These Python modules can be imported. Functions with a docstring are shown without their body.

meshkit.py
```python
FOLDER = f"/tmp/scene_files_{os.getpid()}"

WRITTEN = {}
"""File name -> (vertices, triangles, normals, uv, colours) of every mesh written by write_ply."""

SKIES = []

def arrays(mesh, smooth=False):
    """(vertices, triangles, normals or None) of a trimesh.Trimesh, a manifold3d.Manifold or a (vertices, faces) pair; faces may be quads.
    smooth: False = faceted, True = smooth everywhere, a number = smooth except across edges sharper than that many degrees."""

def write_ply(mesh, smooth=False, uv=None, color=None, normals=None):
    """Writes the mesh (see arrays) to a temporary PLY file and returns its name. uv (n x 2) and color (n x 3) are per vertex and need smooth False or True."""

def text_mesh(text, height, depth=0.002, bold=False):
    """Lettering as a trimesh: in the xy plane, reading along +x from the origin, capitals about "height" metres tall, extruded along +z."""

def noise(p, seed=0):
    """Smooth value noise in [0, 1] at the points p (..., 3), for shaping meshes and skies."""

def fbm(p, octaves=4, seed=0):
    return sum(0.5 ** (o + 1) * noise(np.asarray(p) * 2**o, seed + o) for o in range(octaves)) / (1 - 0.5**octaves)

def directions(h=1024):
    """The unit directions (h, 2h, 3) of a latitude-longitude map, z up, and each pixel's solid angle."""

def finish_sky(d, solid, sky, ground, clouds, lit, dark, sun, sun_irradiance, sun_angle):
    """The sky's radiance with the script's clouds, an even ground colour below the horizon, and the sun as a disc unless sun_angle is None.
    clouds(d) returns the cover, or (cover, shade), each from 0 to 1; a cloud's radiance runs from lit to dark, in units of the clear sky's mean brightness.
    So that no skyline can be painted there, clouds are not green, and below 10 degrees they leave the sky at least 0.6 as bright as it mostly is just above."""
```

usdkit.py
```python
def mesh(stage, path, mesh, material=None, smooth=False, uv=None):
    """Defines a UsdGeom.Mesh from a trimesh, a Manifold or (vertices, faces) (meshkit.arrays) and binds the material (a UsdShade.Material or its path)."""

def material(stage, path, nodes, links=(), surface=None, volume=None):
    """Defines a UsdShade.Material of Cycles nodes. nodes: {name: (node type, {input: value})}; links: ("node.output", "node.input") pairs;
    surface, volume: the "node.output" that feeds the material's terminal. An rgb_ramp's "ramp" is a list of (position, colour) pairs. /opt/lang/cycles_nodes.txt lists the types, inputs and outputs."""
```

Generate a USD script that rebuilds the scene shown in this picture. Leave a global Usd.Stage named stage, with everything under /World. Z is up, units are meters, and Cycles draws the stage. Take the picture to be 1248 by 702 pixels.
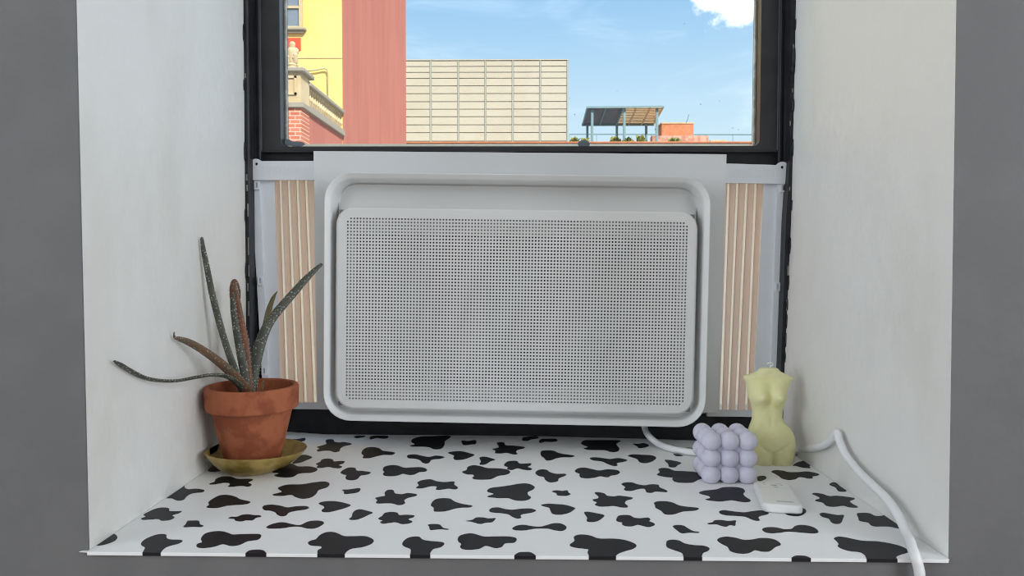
import math, random
import numpy as np, trimesh, manifold3d, usdkit, meshkit
from shapely.geometry import Polygon, box as sbox, Point
from shapely.ops import unary_union
from pxr import Usd, UsdGeom, UsdLux, UsdShade, Gf, Sdf

stage = Usd.Stage.CreateInMemory()
UsdGeom.SetStageUpAxis(stage, 'Z'); UsdGeom.SetStageMetersPerUnit(stage, 1.0)
UsdGeom.Xform.Define(stage, '/World'); UsdGeom.Scope.Define(stage, '/World/Looks')
rng = random.Random(7)

# ------------------------------------------------------------------ camera
F = 894.673                                    # focal length in pixels of a 1248 x 702 picture
PITCH, YAW, ROLL = -0.0367907, 0.0174484, -0.0018952
EYE = np.array([0.01055, -0.61484, 0.24898])
def rot(p, y, r):
    cy, sy, cp, sp, cr, sr = math.cos(y), math.sin(y), math.cos(p), math.sin(p), math.cos(r), math.sin(r)
    return (np.array([[cy, -sy, 0], [sy, cy, 0], [0, 0, 1]]) @ np.array([[1, 0, 0], [0, cp, -sp], [0, sp, cp]])
            @ np.array([[cr, 0, sr], [0, 1, 0], [-sr, 0, cr]]))
RR = rot(PITCH, YAW, ROLL)                     # columns: right, forward, up
cam = UsdGeom.Camera.Define(stage, '/World/camera')
M = np.eye(4); M[0, :3] = RR[:, 0]; M[1, :3] = RR[:, 2]; M[2, :3] = -RR[:, 1]; M[3, :3] = EYE
cam.AddTransformOp().Set(Gf.Matrix4d(*[float(x) for x in M.ravel()]))
cam.CreateHorizontalApertureAttr(36.0); cam.CreateFocalLengthAttr(36.0 * F / 1248)
cam.CreateClippingRangeAttr((0.02, 2000.0)); cam.CreateExposureAttr(0.0)
def at(px, py, Y=None, Z=None, X=None):        # a measured point of the photograph on a known plane of the place
    d = RR @ np.array([(px - 624) / F, 1, (351 - py) / F])
    t = (Y - EYE[1]) / d[1] if Y is not None else (Z - EYE[2]) / d[2] if Z is not None else (X - EYE[0]) / d[0]
    return EYE + t * d

# ------------------------------------------------------------------ sky, sun, added fill lights in the room
SKY, SUN, ROOM = 1.10, 22000.0, 6.3
L = '/World/Looks/'
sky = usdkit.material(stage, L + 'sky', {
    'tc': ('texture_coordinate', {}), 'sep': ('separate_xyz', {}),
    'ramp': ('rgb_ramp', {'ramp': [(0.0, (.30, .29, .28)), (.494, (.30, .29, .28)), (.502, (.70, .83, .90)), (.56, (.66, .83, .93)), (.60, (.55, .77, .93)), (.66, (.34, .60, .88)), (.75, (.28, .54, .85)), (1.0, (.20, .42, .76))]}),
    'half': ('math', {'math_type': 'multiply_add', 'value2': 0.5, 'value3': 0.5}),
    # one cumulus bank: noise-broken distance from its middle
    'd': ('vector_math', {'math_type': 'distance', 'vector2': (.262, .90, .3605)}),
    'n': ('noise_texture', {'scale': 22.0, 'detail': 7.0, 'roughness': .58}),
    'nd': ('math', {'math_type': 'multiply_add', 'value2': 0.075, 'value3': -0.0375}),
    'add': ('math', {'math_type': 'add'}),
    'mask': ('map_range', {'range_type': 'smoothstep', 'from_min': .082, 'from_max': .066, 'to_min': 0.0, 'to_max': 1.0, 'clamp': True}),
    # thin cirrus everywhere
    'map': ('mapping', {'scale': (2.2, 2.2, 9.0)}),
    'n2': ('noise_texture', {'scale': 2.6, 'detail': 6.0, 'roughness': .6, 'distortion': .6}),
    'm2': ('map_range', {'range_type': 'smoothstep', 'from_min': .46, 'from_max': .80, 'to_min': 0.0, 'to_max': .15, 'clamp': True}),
    'n3': ('noise_texture', {'scale': 3.1, 'detail': 7.0, 'roughness': .55}),  # unseen overhead clouds, added to throw more light on reveals and pleats
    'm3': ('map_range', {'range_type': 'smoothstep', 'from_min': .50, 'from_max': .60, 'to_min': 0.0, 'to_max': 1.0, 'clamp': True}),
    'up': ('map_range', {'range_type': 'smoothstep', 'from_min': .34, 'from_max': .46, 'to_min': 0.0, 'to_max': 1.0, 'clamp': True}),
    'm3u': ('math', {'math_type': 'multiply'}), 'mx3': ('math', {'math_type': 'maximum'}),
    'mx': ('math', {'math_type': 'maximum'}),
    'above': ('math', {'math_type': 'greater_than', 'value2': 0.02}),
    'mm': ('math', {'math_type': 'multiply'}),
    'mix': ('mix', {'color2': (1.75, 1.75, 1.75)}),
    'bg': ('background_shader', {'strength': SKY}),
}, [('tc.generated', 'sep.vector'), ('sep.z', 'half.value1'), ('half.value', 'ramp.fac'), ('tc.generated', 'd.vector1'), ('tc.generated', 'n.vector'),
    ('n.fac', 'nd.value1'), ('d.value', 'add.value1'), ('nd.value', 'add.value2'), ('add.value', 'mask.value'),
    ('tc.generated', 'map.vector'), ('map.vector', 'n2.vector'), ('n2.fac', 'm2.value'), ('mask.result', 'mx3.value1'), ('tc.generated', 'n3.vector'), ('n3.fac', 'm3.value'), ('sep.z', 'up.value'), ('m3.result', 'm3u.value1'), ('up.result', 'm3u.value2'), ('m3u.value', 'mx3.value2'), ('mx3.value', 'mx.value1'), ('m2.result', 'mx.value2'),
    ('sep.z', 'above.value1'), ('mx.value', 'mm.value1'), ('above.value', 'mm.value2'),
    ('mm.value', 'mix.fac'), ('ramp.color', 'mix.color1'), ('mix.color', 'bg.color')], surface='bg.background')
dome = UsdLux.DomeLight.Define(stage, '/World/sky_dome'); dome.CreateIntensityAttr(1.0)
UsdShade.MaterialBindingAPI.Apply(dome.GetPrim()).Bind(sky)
sun = UsdLux.DistantLight.Define(stage, '/World/sun'); sun.CreateAngleAttr(0.53); sun.CreateIntensityAttr(SUN); sun.CreateColorAttr(Gf.Vec3f(1.0, .93, .80))
def aim(prim, src, dst):
    z = np.asarray(src, float) - np.asarray(dst, float); z /= np.linalg.norm(z)
    x = np.cross([0, 0, 1], z); x /= np.linalg.norm(x); y = np.cross(z, x)
    m = np.eye(4); m[0, :3], m[1, :3], m[2, :3], m[3, :3] = x, y, z, src
    UsdGeom.Xformable(prim).AddTransformOp().Set(Gf.Matrix4d(*[float(v) for v in m.ravel()]))
aim(sun.GetPrim(), (3.6, -5.0, 5.2), (0, 0, 0))
for nm, sx in (('room_fill_left', -1), ('room_fill_right', 1)):      # two area lights added to brighten the niche; the side walls have no windows
    fill_light = UsdLux.RectLight.Define(stage, '/World/' + nm)
    fill_light.CreateWidthAttr(1.3); fill_light.CreateHeightAttr(1.4); fill_light.CreateIntensityAttr(ROOM * (1.2 if sx > 0 else .85)); fill_light.CreateColorAttr(Gf.Vec3f(.87, .945, 1.02))
    aim(fill_light.GetPrim(), (sx * 1.97, -1.55, .75), (0, -1.55, .75))

# ------------------------------------------------------------------ helpers
used = {}
def numbered(parent, name):
    k = (parent, name); n = used.get(k, 0); used[k] = n + 1
    return name if n == 0 else f'{name}_{n:03d}'
def pathof(p): return '/World' if p is None else str(p.GetPath())
def obj(name, mesh, m, parent=None, smooth=30):
    pp = pathof(parent)
    return usdkit.mesh(stage, pp + '/' + numbered(pp, name), mesh, m, smooth=smooth).GetPrim()
def tag(o, label=None, cat=None, group=None, kind=None):
    for k, v in (('label', label), ('category', cat), ('group', group), ('kind', kind)):
        if v: o.SetCustomDataByKey(k, v)
    return o
def thing(name, label=None, cat=None, loc=(0, 0, 0), rotz=0, group=None, kind=None, rotx=0, roty=0):
    x = UsdGeom.Xform.Define(stage, '/World/' + numbered('/World', name))
    x.AddTranslateOp().Set(Gf.Vec3d(*map(float, loc)))
    if rotz: x.AddRotateZOp().Set(math.degrees(rotz))
    if roty: x.AddRotateYOp().Set(math.degrees(roty))
    if rotx: x.AddRotateXOp().Set(math.degrees(rotx))
    return tag(x.GetPrim(), label, cat, group, kind)
def struct(name, mesh, m, smooth=30, parent=None):
    o = obj(name, mesh, m, parent, smooth)
    return tag(o, kind='structure') if parent is None else o
def cat(*ms):
    ms = [x for y in ms for x in (y if isinstance(y, (list, tuple)) else [y])]
    return trimesh.util.concatenate(ms)
def hullp(pts):
    return trimesh.Trimesh(*(lambda a: (a.vert_properties[:, :3], a.tri_verts))(manifold3d.Manifold.hull_points(np.asarray(pts, float)).to_mesh()), process=False)
def bx(x0, x1, y0, y1, z0, z1, c=0.0):
    if c <= 0:
        m = trimesh.creation.box([x1 - x0, y1 - y0, z1 - z0]); m.apply_translation([(x0 + x1) / 2, (y0 + y1) / 2, (z0 + z1) / 2]); return m
    p = []
    for x, sx in ((x0, 1), (x1, -1)):
        for y, sy in ((y0, 1), (y1, -1)):
            for z, sz in ((z0, 1), (z1, -1)):
                p += [(x + sx * c, y + sy * c, z), (x + sx * c, y, z + sz * c), (x, y + sy * c, z + sz * c)]
    return hullp(p)
def prism8(front, back):                         # hull of two quads given as 3-D points
    return hullp(list(front) + list(back))
def slab(pts, t):                                # a quad of 3-D points thickened by t along +y
    pts = [np.asarray(p, float) for p in pts]
    return hullp(pts + [p + [0, t, 0] for p in pts])
def extrude(poly, h, z0=0.0):
    ms = [trimesh.creation.extrude_polygon(g, h, engine='earcut') for g in getattr(poly, 'geoms', [poly]) if g.area > 0]
    m = cat(ms); m.apply_translation([0, 0, z0]); return m
def xz_extrude(poly, y0, y1):                    # polygon given in x, z; solid from y0 to y1
    m = extrude(poly, y1 - y0)
    v = m.vertices.copy(); m.vertices = np.stack([v[:, 0], y0 + v[:, 2], v[:, 1]], 1); m.invert(); return m
def lathe(profile, n=48, axis_shift=(0, 0, 0)):
    m = trimesh.creation.revolve(np.asarray(profile, float), sections=n)
    m.apply_translation(axis_shift); return m
def spline(pts, n):
    P = np.asarray(pts, float); P = np.vstack([2 * P[0] - P[1], P, 2 * P[-1] - P[-2]])
    out = []
    segs = len(P) - 3
    for s in range(n):
        u = s / (n - 1) * segs; i = min(int(u), segs - 1); t = u - i
        a, b, c, d = P[i:i + 4]
        out.append(.5 * (2 * b + (c - a) * t + (2 * a - 5 * b + 4 * c - d) * t * t + (3 * b - a - 3 * c + d) * t ** 3))
    return np.array(out)
def closed_spline(pts, k=4):
    P = np.asarray(pts, float); n = len(P); out = []
    for i in range(n):
        a, b, c, d = P[i - 1], P[i], P[(i + 1) % n], P[(i + 2) % n]
        for j in range(k):
            t = j / k
            out.append(.5 * (2 * b + (c - a) * t + (2 * a - 5 * b + 4 * c - d) * t * t + (3 * b - a - 3 * c + d) * t ** 3))
    return np.array(out)
def skin(rings, cap0=True, cap1=True):           # rings: (m, n, 3); quads between them, fans at the ends
    rings = np.asarray(rings, float); m, n, _ = rings.shape
    v = rings.reshape(-1, 3); f = []
    i = np.arange(n); j = (i + 1) % n
    for k in range(m - 1):
        a, b = k * n, (k + 1) * n
        f += [np.stack([a + i, a + j, b + j], 1), np.stack([a + i, b + j, b + i], 1)]
    v = [v]
    base = m * n
    if cap0: v.append(rings[0].mean(0)[None]); f.append(np.stack([np.full(n, base), j, i], 1)); base += 1
    if cap1: v.append(rings[-1].mean(0)[None]); f.append(np.stack([np.full(n, base), (m - 1) * n + i, (m - 1) * n + j], 1))
    t = trimesh.Trimesh(np.vstack(v), np.vstack(f), process=False)
    if t.is_watertight and t.volume < 0: t.invert()
    return t
def tube(pts, r, n=12, squash=1.0, hint=(0, -1, 0), cross=None):
    pts = np.asarray(pts, float); k = len(pts); r = np.broadcast_to(r, (k,))
    T = np.gradient(pts, axis=0); T /= np.linalg.norm(T, axis=1, keepdims=True)
    rings = []; h = np.asarray(hint, float)
    for i in range(k):
        s = np.cross(T[i], h); s /= np.linalg.norm(s); u = np.cross(s, T[i]); h = u
        a = np.arange(n) * 2 * math.pi / n
        rings.append(pts[i] + r[i] * (np.cos(a)[:, None] * s + squash * np.sin(a)[:, None] * u))
    return skin(rings)
def ring(x0, x1, z0, z1, r, y, k=9):             # rounded rectangle in the plane y, seen from the front
    out = []
    for cx, cz, a0 in ((x1 - r, z1 - r, 0), (x0 + r, z1 - r, 90), (x0 + r, z0 + r, 180), (x1 - r, z0 + r, 270)):
        for q in range(k):
            a = math.radians(a0 + 90 * q / (k - 1)); out.append((cx + r * math.cos(a), y, cz + r * math.sin(a)))
    return np.array(out)

# ------------------------------------------------------------------ materials
def mat(name, color, rough=.5, spec=.5, var=None, vscale=8.0, vlo=.4, vhi=.6, bump=0.0, bscale=60.0, bdist=.001, metallic=0.0, sss=0.0, detail=4.0, extra=None, vstretch=(1, 1, 1)):
    n = {'p': ('principled_bsdf', {'base_color': color, 'roughness': rough, 'specular_ior_level': spec, 'metallic': metallic, **(extra or {})}), 'tc': ('texture_coordinate', {})}
    l = []
    if sss: n['p'][1].update({'subsurface_weight': sss, 'subsurface_scale': .006, 'subsurface_radius': (1., .8, .5), 'subsurface_method': 'random_walk'})
    if var is not None:
        n['vm'] = ('mapping', {'scale': vstretch})
        n['vn'] = ('noise_texture', {'scale': vscale, 'detail': detail, 'roughness': .6})
        n['vr'] = ('map_range', {'range_type': 'smoothstep', 'from_min': vlo, 'from_max': vhi, 'to_min': 0., 'to_max': 1., 'clamp': True})
        n['vx'] = ('mix', {'color1': color, 'color2': var})
        l += [('tc.object', 'vm.vector'), ('vm.vector', 'vn.vector'), ('vn.fac', 'vr.value'), ('vr.result', 'vx.fac'), ('vx.color', 'p.base_color')]
    if bump:
        n['bn'] = ('noise_texture', {'scale': bscale, 'detail': 5.0, 'roughness': .55})
        n['b'] = ('bump', {'strength': bump, 'distance': bdist})
        l += [('tc.object', 'bn.vector'), ('bn.fac', 'b.height'), ('b.normal', 'p.normal')]
    return usdkit.material(stage, L + name, n, l, surface='p.BSDF')
m_reveal = mat('reveal_paint', (.83, .82, .79), .42, .4, var=(.76, .745, .70), vscale=7, vlo=.42, vhi=.72, bump=.5, bscale=48, bdist=.0025, vstretch=(1, 1, .5))
m_greywall = mat('grey_wall_paint', (.168, .165, .166), .6, .3, var=(.155, .153, .154), vscale=14, bump=.25, bscale=120, bdist=.001)
m_room = mat('room_paint', (.72, .71, .69), .7, .2, var=(.70, .69, .67), vscale=3)
m_floor = mat('floor_wood', (.32, .21, .13), .45, .4, var=(.25, .16, .09), vscale=3, vstretch=(1, 12, 1))
m_black = mat('black_frame_paint', (.011, .011, .014), .40, .35, var=(.018, .018, .022), vscale=30, bump=.25, bscale=90, bdist=.0008)
m_sash = mat('sash_black', (.022, .022, .025), .34, .5, var=(.03, .03, .034), vscale=14, bump=.1, bscale=60, bdist=.0006)
m_chip = mat('chipped_paint', (.26, .25, .23), .7, .2, var=(.2, .2, .2), vscale=90)
m_bead = mat('glazing_sealant', (.80, .77, .68), .6, .3, var=(.55, .5, .42), vscale=60, bump=.4, bscale=200, bdist=.001)
m_bead2 = usdkit.material(stage, L + 'clear_sealant', {'p': ('translucent_bsdf', {'color': (1, .96, .86)}), 'd': ('diffuse_bsdf', {'color': (.8, .77, .68)}), 'm': ('mix_closure', {'fac': .75})}, [('d.BSDF', 'm.closure1'), ('p.BSDF', 'm.closure2')], surface='m.closure')
m_plastic = mat('white_plastic', (.80, .80, .79), .42, .45, bump=.05, bscale=900, bdist=.0003)
m_plate = mat('plate_plastic', (.78, .79, .80), .35, .45, bump=.04, bscale=700, bdist=.0003)
m_panelp = mat('side_panel_plastic', (.74, .76, .80), .40, .45)
m_inner = mat('inner_grey_plastic', (.20, .20, .20), .6, .3)
m_filter = mat('dark_filter', (.016, .016, .021), .7, .2, var=(.035, .035, .045), vscale=40, vstretch=(1, 1, 6))
m_film = mat('contact_paper_white', (.88, .88, .875), .46, .40, bump=.12, bscale=30, bdist=.001)
m_spot = mat('contact_paper_black', (.011, .011, .014), .48, .27, bump=.1, bscale=30, bdist=.001)
m_terra = mat('terracotta', (.40, .125, .058), .75, .25, var=(.27, .075, .035), vscale=30, bump=.3, bscale=220, bdist=.0006)
m_soil = mat('potting_soil', (.035, .022, .015), .95, .1, var=(.07, .045, .03), vscale=200, bump=1., bscale=300, bdist=.003)
m_brass = mat('aged_brass_glaze', (.48, .34, .10), .38, .5, var=(.36, .24, .06), vscale=60, bump=.2, bscale=160, bdist=.0006, metallic=.35)
m_torso = mat('yellow_wax', (.91, .87, .47), .45, .4, var=(.87, .83, .42), vscale=60, bump=.15, bscale=220, bdist=.0004, sss=.3)
m_lilac = mat('lilac_wax', (.70, .67, .79), .6, .35, var=(.66, .63, .75), vscale=90, bump=.25, bscale=300, bdist=.0004, sss=.15)
m_wick = mat('wick_cotton', (.85, .84, .80), .8, .2)
m_cord = mat('white_cord', (.87, .87, .88), .28, .5)
m_remote = mat('remote_white', (.83, .83, .82), .35, .45)
m_mark = mat('remote_print', (.12, .12, .13), .5, .3)
m_markgrey = mat('remote_print_grey', (.42, .42, .42), .5, .3)
m_spine = mat('aloe_spine', (.62, .58, .50), .6, .3)
def leafmat(name, a, b, speck=(.50, .50, .46)):
    return usdkit.material(stage, L + name, {
        'tc': ('texture_coordinate', {}), 'n': ('noise_texture', {'scale': 55., 'detail': 4.}), 'mx': ('mix', {'color1': a, 'color2': b}),
        'r': ('map_range', {'range_type': 'smoothstep', 'from_min': .38, 'from_max': .62, 'to_min': 0., 'to_max': 1., 'clamp': True}),
        'v': ('voronoi_texture', {'scale': 330., 'feature': 'f1'}), 'vr': ('map_range', {'range_type': 'smoothstep', 'from_min': .30, 'from_max': .18, 'to_min': 0., 'to_max': .75, 'clamp': True}),
        'mx2': ('mix', {'color2': speck}), 'b': ('bump', {'strength': .4, 'distance': .0006}),
        'p': ('principled_bsdf', {'roughness': .5, 'specular_ior_level': .4})},
        [('tc.object', 'n.vector'), ('n.fac', 'r.value'), ('r.result', 'mx.fac'), ('tc.object', 'v.vector'), ('v.distance', 'vr.value'), ('mx.color', 'mx2.color1'), ('vr.result', 'mx2.fac'),
         ('mx2.color', 'p.base_color'), ('n.fac', 'b.height'), ('b.normal', 'p.normal')], surface='p.BSDF')
m_leaf = leafmat('aloe_grey_green', (.060, .066, .052), (.092, .092, .070))
m_leafbrown = leafmat('aloe_red_brown', (.19, .075, .035), (.13, .065, .038), (.38, .25, .18))
m_leafmix = leafmat('aloe_brown_green', (.13, .10, .065), (.19, .095, .05), (.42, .38, .32))
m_leafolive = leafmat('aloe_olive', (.15, .125, .05), (.11, .10, .045), (.34, .32, .22))
def translucent(name, c, t, fac):
    return usdkit.material(stage, L + name, {'p': ('principled_bsdf', {'base_color': c, 'roughness': .5, 'specular_ior_level': .3}), 't': ('translucent_bsdf', {'color': t}), 'm': ('mix_closure', {'fac': fac})},
                           [('p.BSDF', 'm.closure1'), ('t.BSDF', 'm.closure2')], surface='m.closure')
m_pleat = translucent('pleat_vinyl', (.66, .60, .54), (.99, .87, .78), .84)
m_fold = usdkit.material(stage, L + 'pleat_fold_vinyl', {'t': ('translucent_bsdf', {'color': (1, .97, .90)}), 'c': ('transparent_bsdf', {'color': (1, .97, .92)}), 'm': ('mix_closure', {'fac': .48})},
                         [('t.BSDF', 'm.closure1'), ('c.BSDF', 'm.closure2')], surface='m.closure')
m_glass = usdkit.material(stage, L + 'window_glass', {'t': ('transparent_bsdf', {'color': (.97, .98, .98)}), 'g': ('glossy_bsdf', {'roughness': .0, 'color': (1, 1, 1)}), 'f': ('fresnel', {'IOR': 1.45}), 'm': ('mix_closure', {}),
                                                      'h': ('math', {'math_type': 'multiply', 'value2': .6})},
                          [('f.fac', 'h.value1'), ('h.value', 'm.fac'), ('t.BSDF', 'm.closure1'), ('g.BSDF', 'm.closure2')], surface='m.closure')

# ------------------------------------------------------------------ the niche and the room round it
TOP = 1.25
CL = dict(ft=-.3655, fb=-.3635, bt=-.3668, bb=-.3685)      # the left reveal's four corners, as measured
CR = dict(ft=.3626, fb=.3672, bt=.3690, bb=.3590)
def xl(y, z, c): # the reveal's surface
    t = min(max(z / .47, 0), 2.6); v = min(max(y / .369, 0), 1.3)
    f = c['fb'] + (c['ft'] - c['fb']) * t; b = float(np.interp(z, [0, .105, .31, .59, 1.25], [.3590, .3598, .3660, .3674, .369])) if c['fb'] > 0 else c['bb'] + (c['bt'] - c['bb']) * min(z / .59, 2.2)
    return f + (b - f) * v
def reveal(c, side):
    ys = [0, .03, .08, .15, .22, .30, .40, .50]; zs = np.linspace(-.012, TOP + .01, 26)
    front = [[(xl(y, z, c), y, z) for z in zs] for y in ys]
    v = np.array(front).reshape(-1, 3); nz = len(zs); n = len(v)
    v2 = v + [side * .05, 0, 0]
    v2[:, 1] = np.clip(v2[:, 1], .003, None)
    f = []
    for i in range(len(ys) - 1):
        for k in range(nz - 1):
            a, b, cc, d = i * nz + k, (i + 1) * nz + k, (i + 1) * nz + k + 1, i * nz + k + 1
            f += [(a, b, cc), (a, cc, d), (n + a, n + cc, n + b), (n + a, n + d, n + cc)]
    edge = [i * nz for i in range(len(ys))] + [(len(ys) - 1) * nz + k for k in range(1, nz)] + [i * nz + nz - 1 for i in range(len(ys) - 2, -1, -1)] + [k for k in range(nz - 2, 0, -1)]
    for a, b in zip(edge, edge[1:] + edge[:1]): f += [(a, n + a, n + b), (a, n + b, b)]
    m = trimesh.Trimesh(np.vstack([v, v2]), f, process=False); m.fix_normals(); return m
struct('wall_left', reveal(CL, -1), m_reveal)
struct('wall_right', reveal(CR, 1), m_reveal)
hole = Polygon([(xl(0, 0, CL), -.0006), (xl(0, 0, CR), -.0006), (xl(0, TOP, CR), TOP), (xl(0, .6, CR), .6), (xl(0, .6, CL), .6)][:2] + [(xl(0, TOP, CR), TOP), (xl(0, TOP, CL), TOP)])
big = sbox(-.43, -.04, .43, TOP + .05)
outer = sbox(-2.0, -.8, 2.0, 1.75)
struct('wall_front', cat(xz_extrude(outer.difference(hole), 0, .002), xz_extrude(outer.difference(big), .002, .5)), m_greywall)
struct('trim_1', bx(-.43, .43, .003, .50, -.0400, -.0007), m_greywall)                # the sill under the paper
struct('trim_2', bx(-.43, .43, .003, .50, TOP, TOP + .05), m_reveal)                  # head of the niche
struct('floor', bx(-2.05, 2.05, -3.6, 0, -.85, -.80), m_floor)
struct('ceiling', bx(-2.05, 2.05, -3.6, .5, 1.75, 1.80), m_room)
struct('wall_room_left', bx(-2.05, -2.0, -3.6, .5, -.80, 1.75), m_room)
struct('wall_room_right', bx(2.0, 2.05, -3.6, .5, -.80, 1.75), m_room)
struct('wall_back', bx(-2.05, 2.05, -3.6, -3.5, -.80, 1.75), m_room)

# paint chips on the left arris are worn spots of the grey paint layer
# ------------------------------------------------------------------ window
w = thing('window_1', kind='structure', label='black painted sash window above the air conditioner')
def colx(px, Y): return at(px, 190, Y=Y)[0]
zb = -.012
# casings beside the reveals, stepping back to the sash
obj('casing', cat(bx(-.40, colx(303.8, .374), .374, .47, zb, TOP, .002)), m_black, w)
ce = [at(px, py, Y=.374) for px, py in ((964, 0), (963, 190), (961, 222), (958, 270), (952, 439), (949, 500), (948, 540))]
obj('casing', xz_extrude(Polygon([(ce[0][0], TOP)] + [(p[0], p[2]) for p in ce] + [(ce[-1][0], zb), (.40, zb), (.40, TOP)]), .374, .47), m_black, w)
obj('jamb', cat(bx(colx(303.4, .374), colx(310.5, .392), .392, .47, zb, TOP, .0015), bx(colx(310, .392), colx(317, .398), .400, .47, zb, TOP, .0015)), m_black, w)
obj('jamb', cat(bx(colx(956, .392), colx(964, .374), .392, .47, zb, TOP, .0015), bx(colx(949.5, .398), colx(956.5, .392), .400, .47, zb, TOP, .0015)), m_black, w)
# chips of bare plaster along both casings
chips_l, chips_r = [], []
for (px, y, h, wd) in [(299, 92, 6, 1.3), (300.5, 216, 8, 1.6), (301, 229, 8, 1.8), (302, 256, 16, 1.8), (302.5, 300, 22, 1.2), (303, 330, 14, 1.2), (302, 350, 10, 1.5), (303, 376, 18, 1.2), (303, 420, 16, 1.4)]:
    a = at(px, y, Y=.3735); chips_l.append(bx(a[0] - wd / 900 / 2, a[0] + wd / 900 / 2, .3733, .376, a[2] - h / 900 / 2, a[2] + h / 900 / 2, .0004))
for (px, y, h, wd) in [(967, 62, 16, 1.6), (966.5, 78, 8, 2), (966, 110, 5, 1), (963.5, 150, 6, 1), (962.5, 230, 5, 1.2), (960.5, 330, 12, 1.5), (959.5, 372, 14, 2), (959, 395, 10, 2)]:
    a = at(px, y, Y=.3735); chips_r.append(bx(a[0] - wd / 900 / 2, a[0] + wd / 900 / 2, .3733, .376, a[2] - h / 900 / 2, a[2] + h / 900 / 2, .0004))
obj('paint_chips', cat(chips_l), m_chip, w); obj('paint_chips', cat(chips_r), m_chip, w)
# black paint that strayed over the plaster beside the casings
rd2 = random.Random(11); drips = []
for px, y, wd, h in [(967.8, 70, 5, 26), (966.5, 84, 4, 12), (970.5, 30, 3, 14), (966.8, 128, 3, 16), (966.3, 180, 2.5, 20), (965.8, 250, 3, 16), (963.5, 300, 3, 20), (961.5, 345, 4, 18), (961.0, 372, 5, 16), (960.3, 392, 5.5, 22), (958.6, 415, 4.5, 18), (958.2, 436, 4, 16), (296.5, 40, 2.5, 20), (297, 104, 2, 14), (298.5, 185, 2.5, 24), (299.2, 262, 2, 16), (300.4, 330, 2.2, 20)]:
    c = at(px, y, Y=.3725); b = trimesh.creation.icosphere(2, 1); b.vertices *= (1 + .35 * (meshkit.noise(b.vertices * 2.2 + [px, y, 0], 5)[:, None] - .5)); b.apply_scale([wd / 1790, .0022, h / 1790]); b.apply_translation(c); drips.append(b)
obj('stray_paint', cat(drips), m_black, w, smooth=True)
# the raised sash
YS = .405
sx0, sx1 = at(316, 120, Y=YS)[0], at(950.5, 120, Y=YS)[0]
gx0, gx1, gz = at(341.5, 120, Y=YS)[0], at(926.5, 120, Y=YS)[0], at(640, 178.2, Y=YS)[2]
sz = at(640, 184.5, Y=YS)[2]
opening = sbox(gx0, gz, gx1, TOP - .06).buffer(-.009).buffer(.009, quad_segs=8)
obj('sash', xz_extrude(sbox(sx0, sz, sx1, TOP).difference(opening), YS, .44), m_sash, w)
obj('sash_moulding', cat(bx(sx0 + .0005, sx0 + .004, YS - .003, YS + .001, sz, TOP, .001), bx(sx1 - .004, sx1 - .0005, YS - .003, YS + .001, sz, TOP, .001), bx(sx0, sx1, YS - .002, YS + .001, sz - .0015, sz + .0015, .0007)), m_sash, w)
obj('lower_rail', bx(sx0 - .004, sx1 + .004, .412, .45, at(640, 205, Y=.412)[2], sz + .004, .001), m_black, w)
rim = opening.difference(opening.buffer(-.0022))
obj('glazing_bead', xz_extrude(rim, .4255, .431), m_bead, w)
botrim = sbox(gx0 + .004, gz, gx1 - .004, gz + .0078)
obj('glazing_bead', xz_extrude(botrim, .4335, .4350), m_bead2, w)
obj('glass_pane', bx(gx0 - .004, gx1 + .004, .4245, .4253, gz - .004, TOP - .05), m_glass, w)
sp_, yg = [], .4240
rd = random.Random(3)
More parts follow.
